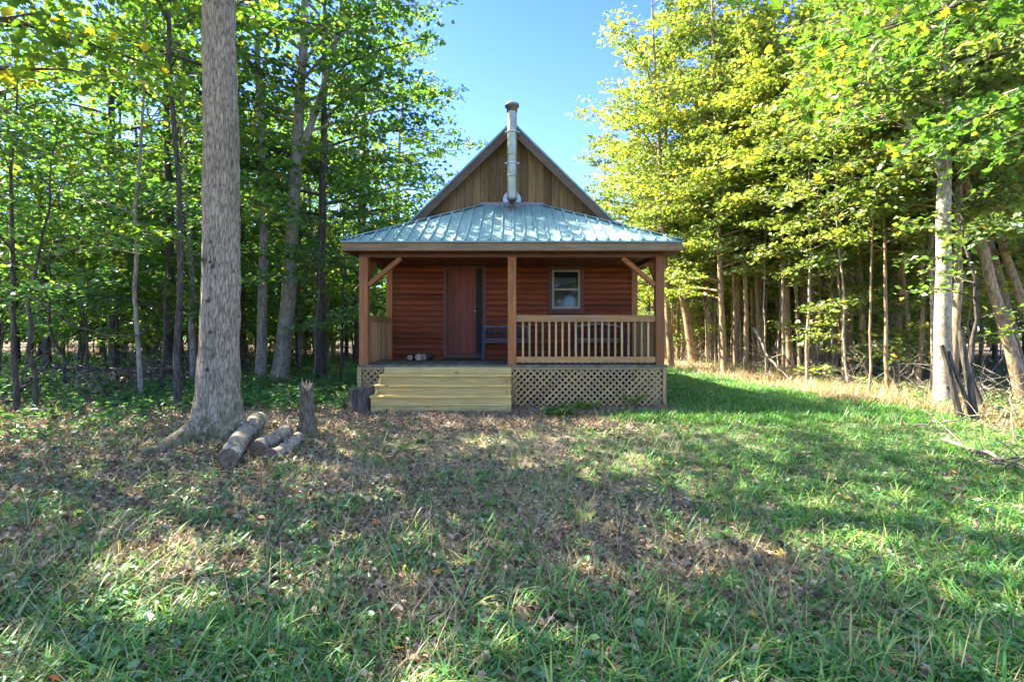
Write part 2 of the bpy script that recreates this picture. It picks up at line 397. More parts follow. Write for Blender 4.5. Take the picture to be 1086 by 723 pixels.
# ---------------------------------------------------------------- ground
def axis_steps(lo, hi, fine_lo, fine_hi, step, far):
    a = list(np.arange(fine_lo, fine_hi + 1e-6, step)); s = step; x = fine_hi
    while x < hi: s *= 1.25; x += min(s, far); a.append(x)
    s = step; x = fine_lo
    while x > lo: s *= 1.25; x -= min(s, far); a.insert(0, x)
    return np.array(a)
xs = axis_steps(-320, 320, -14, 13, .14, 30); ys = axis_steps(-60, 420, .5, 24, .14, 30)
X, Y = np.meshgrid(xs, ys)
mb = MB(); W = len(xs)
i = (np.arange(len(ys) - 1)[:, None] * W + np.arange(W - 1)[None, :])
mb.add(np.stack([X, Y, ground_z(X, Y)], -1).reshape(-1, 3), np.stack([i, i + 1, i + W + 1, i + W], -1).reshape(-1, 4), rnd=0.5)
g = mb.build('ground', M['ground'], None, True); tag(g, kind='structure')
for nm, fn in (('lush', lush_mask), ('dry', dry_mask)):
    at = g.data.attributes.new(nm, 'FLOAT', 'POINT'); at.data.foreach_set('value', fn(X, Y).astype(np.float32).ravel())

# ---------------------------------------------------------------- scattered blades and leaves
def rect_points(rng, n, dmin, dmax, dens=lambda x, y: 1.0, spread=1.3, pw=1.0):
    """random points in the ground wedge the camera looks over; pw sets how strongly they gather near the lens"""
    out = []; got = 0
    while got < n:
        k = int(n * 1.5)
        u = rng.random(k)
        d = (dmin ** (1 - pw) + u * (dmax ** (1 - pw) - dmin ** (1 - pw))) ** (1 / (1 - pw)) if abs(pw - 1) > 1e-6 else dmin * (dmax / dmin) ** u
        x = (rng.random(k) * 2 - 1) * spread * (d + .6)
        keep = rng.random(k) < dens(x, d)
        out.append(np.stack([x[keep], d[keep]], -1)); got += keep.sum()
        if len(out) > 60: break
    return np.concatenate(out)[:n]

def blades(rng, pts, ln, wd, tilt=.5, bend=.9, per=10, spread=.05, rlo=0, rhi=1, az=None):
    N = len(pts) * per
    base = np.repeat(pts, per, 0) + rng.normal(0, 1, (N, 2)) * spread
    L = ln * (.45 + .75 * rng.random(N)) * np.repeat(.65 + .7 * rng.random(len(pts)), per)
    a = rng.random(N) * 2 * PI
    if az is not None: a = az + rng.normal(0, 1.0, N)
    ti = tilt * (.3 + rng.random(N)); be = bend * (.3 + .9 * rng.random(N))
    ts = np.array([0, .35, .7, 1.0]); wt = np.array([.75, 1, .7, .06])
    z0 = ground_z(base[:, 0], base[:, 1]) - .01
    ca, sa = np.cos(a), np.sin(a)
    P = []
    for t, w in zip(ts, wt):
        ang = ti + be * t
        hor = L * t * np.sin(ti + be * t * .5); ver = L * t * np.cos(ti + be * t * .5)
        ww = wd * w * .5 * (.7 + .6 * rng.random(N))
        cx = base[:, 0] + ca * hor; cy = base[:, 1] + sa * hor; cz = z0 + np.maximum(ver, .005)
        P.append(np.stack([cx - sa * ww, cy + ca * ww, cz], -1)); P.append(np.stack([cx + sa * ww, cy - ca * ww, cz], -1))
    V = np.stack(P, 1).reshape(-1, 3)
    b = np.arange(N)[:, None] * 8
    q = np.concatenate([b + np.array([0, 1, 3, 2]), b + np.array([2, 3, 5, 4]), b + np.array([4, 5, 7, 6])])
    r = np.repeat(np.clip(np.repeat(rlo + (rhi - rlo) * rng.random(len(pts)), per) + rng.normal(0, .16, N), 0, 1), 8)
    return V, q, r

def leaf_quads(rng, pos, size, nrm_spread, shape='diamond', flat=True, updir=None, cup=.12, rnd=None):
    """pos (N,3). leaves lie roughly level with random heading."""
    N = len(pos)
    a = rng.random(N) * 2 * PI
    S = size * (.6 + .7 * rng.random(N)) if np.isscalar(size) else size
    fwd = np.stack([np.cos(a), np.sin(a), np.zeros(N)], -1)
    nrm = np.stack([rng.normal(0, nrm_spread, N), rng.normal(0, nrm_spread, N), np.ones(N)], -1)
    if updir is not None: nrm = nrm + updir
    nrm /= np.linalg.norm(nrm, axis=1)[:, None]
    fwd = fwd - nrm * (fwd * nrm).sum(1)[:, None]; fwd /= np.linalg.norm(fwd, axis=1)[:, None] + 1e-9
    side = np.cross(nrm, fwd)
    if shape == 'diamond':
        tpl = np.array([(0, -.5, 0), (.36, -.05, cup), (0, .55, 0), (-.36, -.05, cup)]); f = [(0, 1, 2), (0, 2, 3)]
    elif shape == 'oval':
        tpl = np.array([(0, -.5, 0), (.27, -.2, cup), (.25, .2, cup), (0, .55, -.05), (-.25, .2, cup), (-.27, -.2, cup)]); f = [(0, 1, 2), (0, 2, 3), (0, 3, 4), (0, 4, 5)]
    else:  # maple
        tpl = np.array([(0, -.5, 0), (.2, -.42, .03), (.46, -.22, .06), (.26, -.1, .03), (.5, .18, .08), (.2, .12, .02), (.16, .32, .03), (0, .6, -.05),
                        (-.16, .32, .03), (-.2, .12, .02), (-.5, .18, .08), (-.26, -.1, .03), (-.46, -.22, .06), (-.2, -.42, .03)])
        f = [(0, k, k + 1) for k in range(1, 13)]
    tpl = tpl.copy()
    T = np.repeat(tpl[None], N, 0); T[:, :, 2] *= (.3 + 1.4 * rng.random((N, 1)))
    V = pos[:, None, :] + S[:, None, None] * (T[:, :, :1] * side[:, None, :] + T[:, :, 1:2] * fwd[:, None, :] + T[:, :, 2:] * nrm[:, None, :])
    k = len(tpl)
    tri = (np.arange(N)[:, None, None] * k + np.array(f)[None]).reshape(-1, 3)
    r = np.repeat(rng.random(N) if rnd is None else rnd, k)
    return V.reshape(-1, 3), tri, r

rng = np.random.default_rng(7)
gd = lambda x, y: lush_mask(x, y)
mb = MB()
p = rect_points(rng, 6600, 1.9, 9.5, gd, pw=.65); V, q, r = blades(rng, p, .115, .009, .9, 1.2, 10, .05); mb.add(V, q, rnd=r)
p = rect_points(rng, 1800, 1.9, 8.5, lambda x, y: .06 + .94 * gd(x, y), pw=.7); V, q, r = blades(rng, p, .185, .011, .85, 1.6, 16, .03, .0, 1); mb.add(V, q, rnd=r)
p = rect_points(rng, 6500, 8.5, 30, lambda x, y: gd(x, y) * (x > .2), pw=1.0); V, q, r = blades(rng, p, .14, .014, .75, 1.0, 12, .09); mb.add(V, q, rnd=r)
p = rect_points(rng, 4800, 1.9, 10.2, lambda x, y: .04 + .9 * fbm(x * 1.3, y * 1.3, 71, 3) ** 3 - .3 * ((np.abs(x + 1.2) < 2.6) & (y > 7.6)), pw=.55); V, q, r = blades(rng, p, .075, .0055, .8, .9, 9, .07, 0, .7); mb.add(V, q, rnd=r)
tag(mb.build('grass', M['grass']), 'green grass in uneven tufts over the clearing', 'grass', kind='stuff')
mb = MB()
p = rect_points(rng, 4600, 1.9, 10, lambda x, y: .32 + .5 * dry_mask(x, y) - .34 * gd(x, y), pw=.9); V, q, r = blades(rng, p, .22, .004, 1.3, .5, 9, .08); mb.add(V, q, rnd=r)
p = rect_points(rng, 5200, 8, 30, lambda x, y: dry_mask(x, y) * (x > 4), pw=.9); V, q, r = blades(rng, p, .28, .012, .7, .9, 7, .12); mb.add(V, q, rnd=r)
tag(mb.build('dry_grass', M['straw']), 'pale dry straw among the green tufts and along the sunny edge', 'dry grass', kind='stuff')

# weeds: little rosettes of broad leaves
def rosettes(rng, pts, size, per, h):
    c = np.repeat(pts, per, 0); N = len(c)
    a = rng.random(N) * 2 * PI; rr = size * (.3 + 1.0 * rng.random(N))
    xy = c + np.stack([np.cos(a), np.sin(a)], -1) * rr[:, None]
    z = ground_z(xy[:, 0], xy[:, 1]) + h * (.2 + .9 * rng.random(N)) * (1.1 - rr / (size * 1.6))
    return np.concatenate([xy, z[:, None]], 1)
mb = MB()
p = rect_points(rng, 1500, 1.9, 9, lambda x, y: .10 + .25 * (x < -1) + .3 * gd(x, y), pw=.9)
V, t, r = leaf_quads(rng, rosettes(rng, p, .07, 9, .08), .052, .35, 'oval'); mb.add(V, tris=t, rnd=r)
tag(mb.build('weeds', M['weed']), 'low broad-leaved weeds scattered through the grass', 'weeds', kind='stuff')
mb = MB()
def gcd(x, y):
    n = fbm(x * .6, y * .6, 13, 3)
    return np.clip(sstep(-2.6, -3.6, x) * sstep(9.3, 11, y) * sstep(.35, .5, n + .25 * sstep(-9, -4, x)) + .35 * sstep(-4, -7, x) * sstep(.5, .6, n), 0, 1)
p = rect_points(rng, 2600, 7, 26, gcd, pw=.6)
V, t, r = leaf_quads(rng, rosettes(rng, p, .20, 16, .30), .10, .4, 'oval'); mb.add(V, tris=t, rnd=r)
p = rect_points(rng, 700, 7, 24, lambda x, y: sstep(7.6, 8.6, x) * .8, pw=.6)
V, t, r = leaf_quads(rng, rosettes(rng, p, .22, 14, .35), .09, .4, 'oval'); mb.add(V, tris=t, rnd=r)
tag(mb.build('ground_cover', M['leaf_under']), 'low leafy ground cover in front of the trees', 'ground cover', kind='stuff')

mb = MB()
def ld(x, y):
    cab = (np.abs(x) < 3.1) & (y > 10.5) & (y < 19)
    return np.where(cab, 0, np.clip((1.0 - .85 * gd(x, y) - .3 * dry_mask(x, y)) * (.5 + .5 * np.clip(np.maximum(sstep(6.6, 8.8, y), sstep(-1.5, -3.2, x) * sstep(4.2, 5.5, y)) + .5 * sstep(.45, .6, fbm(x * 1.1, y * 1.1, 15, 3)), 0, 1)), .05, 1))
p = rect_points(rng, 98000, 1.9, 12, ld, pw=.5)
z = ground_z(p[:, 0], p[:, 1]) + .008 + .03 * rng.random(len(p)) ** 2
V, t, r = leaf_quads(rng, np.concatenate([p, z[:, None]], 1), np.minimum(.034 * np.exp(rng.normal(0, .42, len(p))), .072), .45, 'oval', cup=.25); mb.add(V, tris=t, rnd=r)
p = rect_points(rng, 24000, 11, 40, lambda x, y: ld(x, y) * (np.abs(x) > 3), pw=.5)
z = ground_z(p[:, 0], p[:, 1]) + .01 + .05 * rng.random(len(p)) ** 2
V, t, r = leaf_quads(rng, np.concatenate([p, z[:, None]], 1), .13, .35, 'diamond', cup=.2); mb.add(V, tris=t, rnd=r)
tag(mb.build('leaf_litter', M['litter']), 'brown fallen leaves covering the bare ground', 'leaf litter', kind='stuff')
mb = MB()
p = rect_points(rng, 70, 2.0, 9, lambda x, y: 1.0, pw=.8)
z = ground_z(p[:, 0], p[:, 1]) + .05
V, t, r = leaf_quads(rng, np.concatenate([p, z[:, None]], 1), .065, .3, 'maple'); mb.add(V, tris=t, rnd=r)
tag(mb.build('fallen_maple_leaves', M['redleaf']), 'a few orange and yellow maple leaves dropped on the grass', 'fallen leaves', kind='stuff')

# ---------------------------------------------------------------- trees
def rotz(v, a):
    c, s = math.cos(a), math.sin(a)
    return np.array([v[0] * c - v[1] * s, v[0] * s + v[1] * c, v[2]])

def limb_path(p0, az, el, L, droop, n=6, rng=None):
    pts = [np.array(p0, float)]; e = el; a = az
    for k in range(n):
        d = np.array([math.cos(a) * math.cos(e), math.sin(a) * math.cos(e), math.sin(e)])
        pts.append(pts[-1] + d * L / n)
        e -= droop / n; 
        if rng is not None: a += rng.normal(0, .10); e += rng.normal(0, .06)
    return np.array(pts)

def tree_meshes(seed, H, r0, lean=(0, 0), cb=.25, CR=3.0, nl=26, leaf=.15, dens=26, wig=.15, el=(.15, .8), droop=.5,
                mesh=True, profile='mid', shape='diamond', azs=None, fork=None, base=(0, 0, 0), twigs=7, nsp=.75, dead=0, spr=(.15, .05)):
    """returns (trunk MB, crown MB) around base; lean = horizontal travel of the top"""
    g = np.random.default_rng(seed)
    tr, cr = MB(), MB()
    n = 14; ts = np.linspace(0, 1, n)
    wx = np.cumsum(g.normal(0, wig, n)) * .35; wy = np.cumsum(g.normal(0, wig, n)) * .35
    wx -= ts * wx[-1] * .6; wy -= ts * wy[-1] * .6; wx -= wx[0]; wy -= wy[0]
    P = np.stack([base[0] + lean[0] * ts ** 1.0 + wx, base[1] + lean[1] * ts + wy, base[2] - .12 + ts * (H + .12)], -1)
    Rr = r0 * ((1 - ts) ** .75 * .92 + .06); Rr[0] *= 1.45; Rr[1] *= 1.04
    # a finer foot so that the flare stays short
    P = np.insert(P, 1, P[0] + (P[1] - P[0]) * .22, 0); Rr = np.insert(Rr, 1, r0 * 1.08)
    tr.tube(P, Rr, 10, True, jitter=.08)
    zz = P[:, 2]
    def at(z):
        return np.array([np.interp(z, zz, P[:, 0]), np.interp(z, zz, P[:, 1]), z]), float(np.interp(z, zz, Rr))
    if fork:
        fz, faz, fel, fl = fork
        q0, rr = at(base[2] + fz)
        fp = limb_path(q0, faz, fel, fl, -.25, 8, g); tr.tube(fp, np.linspace(rr * .8, .03, len(fp)), 8, False)
        for k in range(2, 8):
            sub(fp, k, g, tr, cr, 1.6, leaf, dens, twigs, shape, nsp, spr)
    for k in range(nl):
        t = (k + g.random()) / nl
        z = base[2] + H * (cb + (1 - cb) * t * .97)
        q0, rr = at(z)
        az = g.random() * 2 * PI if azs is None else g.choice(azs) + g.normal(0, .5)
        if profile == 'mid': pr = .45 + .55 * math.sin(PI * min(1, .18 + t * .9))
        elif profile == 'top': pr = .35 + .65 * math.sin(PI * min(1, t * .75 + .1))
        else: pr = 1.0 - .65 * t
        L = CR * pr * (.7 + .5 * g.random())
        e = el[0] + (el[1] - el[0]) * (t * .7 + .3 * g.random())
        pts = limb_path(q0, az, e, L, droop * (.5 + g.random()), 6, g)
        rl = min(rr * .55, .012 + .013 * L)
        tr.tube(pts, np.linspace(rl, .005, len(pts)), 5, False)
        if g.random() < dead: continue
        for f in range(twigs):
            ff = .22 + .78 * (f + g.random() * .7) / twigs
            twig(pts, ff, g, tr, cr, L * (.28 + .25 * g.random()) * (1.15 - .45 * ff), 1 if f % 2 else -1, leaf, dens, shape, nsp, spr)
    return tr, cr
def twig(pts, ff, g, tr, cr, L, sgn, leaf, dens, shape, nsp, spr):
    x = ff * (len(pts) - 1); i = min(int(x), len(pts) - 2); u = x - i
    p0 = pts[i] * (1 - u) + pts[i + 1] * u
    d = pts[i + 1] - pts[i]
    az = math.atan2(d[1], d[0]) + sgn * (.45 + .6 * g.random()); e = math.asin(max(-1, min(1, d[2] / (np.linalg.norm(d) + 1e-9)))) * .5 + g.normal(0, .18)
    L = max(L, .25)
    tp = limb_path(p0, az, e, L, .35, 3, g)
    tr.tube(tp, np.linspace(.007, .003, 4), 3, False)
    m = max(4, int(dens * L * (.6 + .8 * g.random())))
    t = g.random(m) ** .8 * 3; k = np.minimum(t.astype(int), 2); w = (t - k)[:, None]
    pos = tp[k] * (1 - w) + tp[k + 1] * w
    pos = pos + g.normal(0, 1, (m, 3)) * np.array([spr[0], spr[0], spr[1]])
    base_r = np.clip(g.normal(.5, .2), .05, .9)
    r = np.clip(base_r + g.normal(0, .2, m), 0, .985); r[g.random(m) < .012] = 1.0
    V, tri, rr = leaf_quads(g, pos, leaf, nsp, shape, rnd=r, updir=None); cr.add(V, tris=tri, rnd=rr)
def sub(fp, k, g, tr, cr, L, leaf, dens, twigs, shape, nsp, spr):
    pts = limb_path(fp[k], g.random() * 2 * PI, .3, L * (.7 + .5 * g.random()), .4, 5, g)
    tr.tube(pts, np.linspace(.02, .005, len(pts)), 5, False)
    for f in range(twigs):
        twig(pts, .2 + .8 * f / twigs, g, tr, cr, L * .4, 1 if f % 2 else -1, leaf, dens, shape, nsp, spr)

TREES = []
def plant_tree(name, x, y, bk, lf, label, cat='tree', group=None, cache=None, **kw):
    z = gz1(x, y)
    th = thing(name, (x, y, z), label, cat, group)
    tr, cr = tree_meshes(base=(x, y, z), **kw)
    part(tr, 'trunk', M[bk], th, smooth=True)
    if cr.n: part(cr, 'crown', M[lf], th)
    TREES.append(th)
    return th
def copy_tree(src, x, y, rz, sc, label, group, lean=0):
    c = src.copy(); COL.objects.link(c); c.location = (x, y, gz1(x, y)); c.rotation_euler = (lean, 0, rz); c.scale = (sc, sc, sc)
    c['label'] = label; c['group'] = group
    for ch in src.children:
        d = ch.copy(); COL.objects.link(d); d.parent = c
    TREES.append(c)
    return c

# --- the thick trunk in the left foreground: flared, ridged, with roots
def big_trunk():
    bx, by = gx(229, 6.9), 6.9; bz = gz1(bx, by)
    th = thing('large_tree', (bx, by, bz), 'thick grey ridged trunk with flared mossy roots beside the three cut logs', 'tree')
    nz, na = 230, 110
    z = np.concatenate([np.linspace(-.15, 1.2, 90), np.linspace(1.22, 17, nz - 90)]); a = np.linspace(0, 2 * PI, na, endpoint=False)
    A, Z = np.meshgrid(a, z)
    r = np.interp(Z, [-.15, 0, .25, .6, 1.2, 3, 6, 12, 17], [.32, .292, .268, .252, .238, .222, .19, .13, .05])
    for th0, amp, p_, hz in ((R(-108), .70, 44, .15), (R(-155), .12, 12, .22), (R(-45), .12, 10, .25), (R(20), .14, 10, .25), (R(95), .3, 10, .25), (R(165), .16, 12, .2)):
        cc = np.clip(np.cos(A - th0), 0, 1) ** p_
        r = r + amp * cc * np.exp(-np.clip(Z, 0, None) / hz)
    u = A / (2 * PI) * 26
    def rid(u0, z0, s):  # wraps around
        w = A / (2 * PI)
        return noise2(u0, z0, s) * (1 - w) + noise2(u0 - 26, z0, s) * w
    wob = (noise2(Z * 1.4, A * 0 + 3, 5) - .5) * .8
    rd = rid(u + wob, Z * 2.6, 11); rd2 = rid(u * 2.0, Z * 6, 23)
    r = r + .030 * (np.abs(rd - .5) * 2 - .4) + .010 * (rd2 - .5)
    cx = bx + .012 * Z + .03 * np.sin(Z * .7); cy = by + .02 * np.sin(Z * .5 + 1)
    V = np.stack([cx + r * np.cos(A), cy + r * np.sin(A), bz + Z], -1).reshape(-1, 3)
    m = MB(); k = np.arange(na)[None, :]; k2 = (k + 1) % na; i = np.arange(nz - 1)[:, None] * na
    m.add(V, np.stack([i + k, i + k2, i + na + k2, i + na + k], -1).reshape(-1, 4), rnd=.5)
    part(m, 'trunk', M['bark_big'], th, smooth=True)
    tr, cr = tree_meshes(301, 16.5, .05, cb=.5, CR=4.2, nl=26, leaf=.17, dens=20, base=(bx, by, bz), twigs=7, wig=.02)
    part(tr, 'limbs', M['bark_grey'], th, smooth=True); part(cr, 'crown', M['leaf_l'], th)
    # dark knot scars
    for px, py in ((222, 256), (235, 256), (222, 277), (225, 282), (214, 275), (220, 318), (222, 352), (219, 392)):
        d = by - .235; kx, kz = gx(px, d), gz(py, d)
        dx = kx - bx; rr = .232; ky = by - math.sqrt(max(.01, rr * rr - dx * dx)) - .004
        ang = math.atan2(ky - by, dx)
        tn = np.array([-math.sin(ang), math.cos(ang), 0]); nn = np.array([math.cos(ang), math.sin(ang), 0])
        s = MB(); w = .020 + .012 * random.random()
        b = np.linspace(0, 2 * PI, 9, endpoint=False)
        rim = np.array([np.array([kx, ky, kz]) + tn * w * math.cos(t) * (.8 + .4 * random.random()) + np.array([0, 0, 1]) * w * 1.25 * math.sin(t) * (.8 + .4 * random.random()) - nn * .012 for t in b])
        s.add(np.concatenate([rim, [np.array([kx, ky, kz]) + nn * .014]]), tris=[(k, (k + 1) % 9, 9) for k in range(9)])
        part(s, 'knot_scar', M['bark_dark'], th)
    TREES.append(th); return th
random.seed(5); np.random.seed(5)
big_trunk()

# --- trees one can pick out, left wood
LT = dict(leaf=.17, dens=24)
plant_tree('maple_tree', gx(296, 15.5), 15.5, 'bark_grey', 'leaf_l', 'tall smooth grey trunk just right of the thick foreground trunk, bending right as it rises', seed=11, H=16.5, r0=.235, lean=(1.0, .2), cb=.36, CR=3.7, nl=40, wig=.10, fork=(6.4, .1, 1.2, 6), leaf=.17, dens=22)
plant_tree('maple_tree', gx(276, 15.2), 15.2, 'bark_grey', 'leaf_l', 'slim grey trunk squeezed between the thick foreground trunk and the bending grey one', seed=12, H=15.5, r0=.15, lean=(-.35, .2), cb=.3, CR=3.0, nl=26, wig=.10, **LT)
plant_tree('maple_tree', gx(342, 16), 16, 'bark_dark', 'leaf_l', 'dark upright trunk standing nearest to the left corner of the porch', seed=13, H=16, r0=.14, lean=(.1, 0), cb=.26, CR=3.5, nl=34, wig=.05, leaf=.17, dens=22)
plant_tree('maple_tree', gx(121, 16.5), 16.5, 'bark_dark', 'leaf_l', 'straight dark trunk standing alone midway between the left frame edge and the thick trunk', seed=14, H=15.5, r0=.15, lean=(-.1, .1), cb=.3, CR=3.4, nl=28, wig=.04, **LT)
plant_tree('maple_tree', gx(180, 15.5), 15.5, 'bark_dark', 'leaf_l', 'dark trunk just left of the thick foreground trunk, kinked above the dead brush', seed=15, H=14, r0=.14, lean=(-.2, .1), cb=.3, CR=3.2, nl=28, wig=.08, **LT)
plant_tree('maple_tree', gx(192, 22), 22, 'bark_dark', 'leaf_l', 'thin far trunk leaning left behind the kinked dark trunk', seed=16, H=15, r0=.12, lean=(-2.2, .2), cb=.35, CR=3, nl=24, wig=.15, **LT)
plant_tree('maple_tree', gx(385, 20), 20, 'bark_dark', 'leaf_l', 'leafy tree hanging over the left slope of the roof, its trunk behind the porch', seed=17, H=14, r0=.13, lean=(.3, 0), cb=.2, CR=3.4, nl=40, **LT)
plant_tree('maple_tree', gx(420, 25), 25, 'bark_grey', 'leaf_l', 'tree behind the cabin whose crown edges the left side of the open sky', seed=18, H=17, r0=.14, lean=(.2, 0), cb=.25, CR=3.5, nl=38, **LT)
plant_tree('maple_tree', gx(330, 12.4), 12.4, 'bark_dark', 'leaf_ov', 'slender leafy sapling in front of the bending grey trunk, leaves spread above the ground cover', seed=19, H=8, r0=.03, lean=(.4, .2), cb=.33, CR=2.0, nl=20, wig=.1, leaf=.15, dens=24)
plant_tree('maple_tree', gx(226, 12.6), 12.6, 'bark_dark', 'leaf_l', 'tree hidden behind the thick foreground trunk, only its crown showing above', seed=92, H=15.5, r0=.13, lean=(.2, 0), cb=.48, CR=3.4, nl=28, leaf=.17, dens=15)
plant_tree('maple_tree', gx(189, 10.2), 10.2, 'bark_dark', 'leaf_l', 'slender dark pole close on the left of the thick foreground trunk', seed=93, H=14.5, r0=.065, lean=(-.3, 0), cb=.5, CR=3.2, nl=26, leaf=.17, dens=13)
# near trees left, trunks at or beyond the frame edge
plant_tree('maple_tree', -7.2, 6.2, 'bark_dark', 'leaf_ov', 'tree whose long bare limb reaches in from the left frame edge under bright leaves', seed=20, H=11, r0=.16, cb=.36, CR=3.2, nl=15, leaf=.13, dens=24, azs=[0, .6, -.4, 1.1], shape='maple', droop=.2, el=(.1, .5))
plant_tree('maple_tree', gx(-40, 11), 11, 'bark_dark', 'leaf_l', 'leafy tree crowding the upper left corner, trunk just out of the frame', seed=21, H=15, r0=.16, cb=.2, CR=3.6, nl=34, **LT)
plant_tree('maple_tree', gx(150, 11.2), 11.2, 'bark_grey', 'leaf_ov', 'thin sapling with level sprays of leaves left of the thick foreground trunk', seed=22, H=10.5, r0=.05, lean=(.3, .2), cb=.27, CR=2.5, nl=24, wig=.14, leaf=.14, dens=24, droop=.6)
plant_tree('maple_sapling', gx(34, 9.0), 9.0, 'bark_dark', 'leaf_under', 'thin crooked sapling nearest the left frame edge, leaning right', seed=23, H=5.2, r0=.04, lean=(.55, .1), cb=.35, CR=1.5, nl=12, wig=.2, leaf=.12, dens=20)
plant_tree('maple_sapling', gx(16, 9.4), 9.4, 'bark_dark', 'leaf_under', 'upright thin sapling at the left frame edge behind the crooked leaning one', seed=24, H=6.5, r0=.05, lean=(.0, .1), cb=.3, CR=1.8, nl=14, wig=.1, leaf=.12, dens=20)
plant_tree('maple_sapling', gx(66, 12), 12, 'bark_dark', 'leaf_under', 'low leafy sapling with a snaking stem behind the crooked leaning one', seed=25, H=5.5, r0=.04, lean=(-.5, .1), cb=.25, CR=2.0, nl=16, wig=.25, leaf=.13, dens=22)
plant_tree('maple_sapling', gx(175, 12.6), 12.6, 'bark_dark', 'leaf_under', 'bushy low sapling with dark level leaves beside the kinked trunk', seed=26, H=5.0, r0=.045, lean=(.1, .1), cb=.33, CR=2.2, nl=18, wig=.1, leaf=.14, dens=24, droop=.5)
plant_tree('maple_sapling', gx(360, 15), 15, 'bark_dark', 'leaf_under', 'dark bushy sapling close to the left side railing of the porch', seed=27, H=6, r0=.04, lean=(.1, .1), cb=.2, CR=2.0, nl=20, wig=.1, leaf=.14, dens=24)
plant_tree('maple_sapling', gx(315, 17.5), 17.5, 'bark_dark', 'leaf_under', 'shaded sapling filling the gap between the bending grey trunk and the dark upright one', seed=28, H=7, r0=.05, cb=.18, CR=2.3, nl=22, wig=.1, leaf=.14, dens=24)
plant_tree('maple_sapling', gx(255, 16.8), 16.8, 'bark_dark', 'leaf_under', 'shaded sapling seen just right of the thick foreground trunk', seed=29, H=7, r0=.05, cb=.2, CR=2.3, nl=20, wig=.1, leaf=.14, dens=24)

# --- trees one can pick out, right wood
RT = dict(leaf=.16, dens=38)
plant_tree('beech_tree', gx(1001, 10.4), 10.4, 'bark_pale', 'leaf_ov', 'stout pale blotched trunk catching the sun at the right edge of the clearing', seed=41, H=12.5, r0=.165, lean=(.1, .1), cb=.36, CR=2.6, nl=26, wig=.05, leaf=.13, dens=24, fork=(4.6, 2.3, 1.1, 4))
plant_tree('beech_tree', gx(1010, 10.9), 10.9, 'bark_tan', 'leaf_r', 'thinner tan trunk right behind the stout pale trunk', seed=42, H=11, r0=.09, lean=(.5, .1), cb=.4, CR=2.2, nl=18, wig=.05, **RT)
for k, (px, d, ln, rr, lab) in enumerate(((1088, 10.8, -1.9, .13, 'thickest of the tan leaning trunks at the right frame edge, crossing behind the pale trunk'),
        (1092, 12.0, -1.9, .10, 'thin tan leaning trunk, the middle of three leaning left at the right frame edge'),
        (1120, 11.6, -2.6, .11, 'tan leaning trunk entering from the right frame edge highest up'))):
    plant_tree('leaning_tree', gx(px, d), d, 'bark_tan', 'leaf_r', lab, seed=43 + k, H=8.5, r0=rr, lean=(ln, .3), cb=.36, CR=2.2, nl=22, wig=.06, **RT)
plant_tree('beech_tree', gx(838, 17.5), 17.5, 'bark_tan', 'leaf_r', 'taller of the twin tan trunks rising behind the sunny strip right of the porch', seed=47, H=13.5, r0=.125, lean=(-.35, .2), cb=.28, CR=3.0, nl=32, wig=.05, **RT)
plant_tree('beech_tree', gx(849, 17.2), 17.2, 'bark_tan', 'leaf_r', 'thinner of the twin tan trunks rising behind the sunny strip right of the porch', seed=48, H=11, r0=.07, lean=(-.5, .2), cb=.35, CR=2.4, nl=22, wig=.05, **RT)
plant_tree('beech_tree', gx(862, 18.2), 18.2, 'bark_tan', 'leaf_r', 'slim straight pole just right of the twin tan trunks', seed=49, H=12, r0=.075, lean=(.1, .2), cb=.35, CR=2.5, nl=24, wig=.04, **RT)
plant_tree('leaning_tree', gx(737, 24), 24, 'bark_tan', 'leaf_r', 'tan trunk leaning left nearest to the right end of the porch', seed=50, H=15, r0=.21, lean=(-2.3, .3), cb=.3, CR=3.1, nl=36, wig=.05, **RT)
plant_tree('beech_tree', gx(754, 25), 25, 'bark_grey', 'leaf_r', 'thick mossy grey trunk behind the tan trunk leaning by the porch', seed=51, H=18, r0=.26, lean=(.2, .3), cb=.25, CR=3.6, nl=40, wig=.03, **RT)
plant_tree('beech_tree', gx(705, 26), 26, 'bark_tan', 'leaf_r', 'tree beyond the right post of the porch, crown against the open sky', seed=52, H=18, r0=.18, lean=(.1, .1), cb=.12, CR=3.6, nl=54, wig=.05, **RT)
plant_tree('beech_tree', gx(672, 31), 31, 'bark_tan', 'leaf_r', 'low tree farthest back beside the roof, its top showing right of the flue pipe', seed=53, H=15, r0=.16, cb=.2, CR=3.6, nl=44, wig=.05, **RT)
for k, (px, d, H_, rr, ln, lab) in enumerate(((895, 17, 12, .085, .1, 'slim upright trunk midway between the twin tan trunks and the stout pale one'),
        (921, 15.6, 11, .09, -.5, 'trunk with a forked foot second left of the stout pale trunk'),
        (951, 15.2, 12, .095, .2, 'brown trunk next left of the stout pale trunk, in the shade behind the brush'),
        (781, 21, 12.5, .10, .2, 'thin trunk wrapped in leaves left of the twin tan trunks'),
        (806, 20, 13, .09, -.2, 'thin dark-sided trunk directly left of the twin tan trunks'),
        (974, 13.4, 9, .06, .4, 'thinnest pole standing just left of the stout pale trunk'))):
    plant_tree('beech_tree', gx(px, d), d, 'bark_tan', 'leaf_r', lab, seed=54 + k, H=H_, r0=rr, lean=(ln, .2), cb=.3, CR=2.8, nl=30, wig=.06, **RT)
plant_tree('beech_tree', gx(642, 36), 36, 'bark_tan', 'leaf_r', 'farthest tree, its crown peeking over the right slope of the gable', seed=94, H=15.4, r0=.15, cb=.2, CR=3.3, nl=44, wig=.05, **RT)
plant_tree('beech_tree', gx(712, 21.5), 21.5, 'bark_tan', 'leaf_r', 'tall tree leaning toward the roof beyond the right post of the porch', seed=90, H=17, r0=.13, lean=(-.9, .1), cb=.2, CR=3.2, nl=44, wig=.05, **RT)
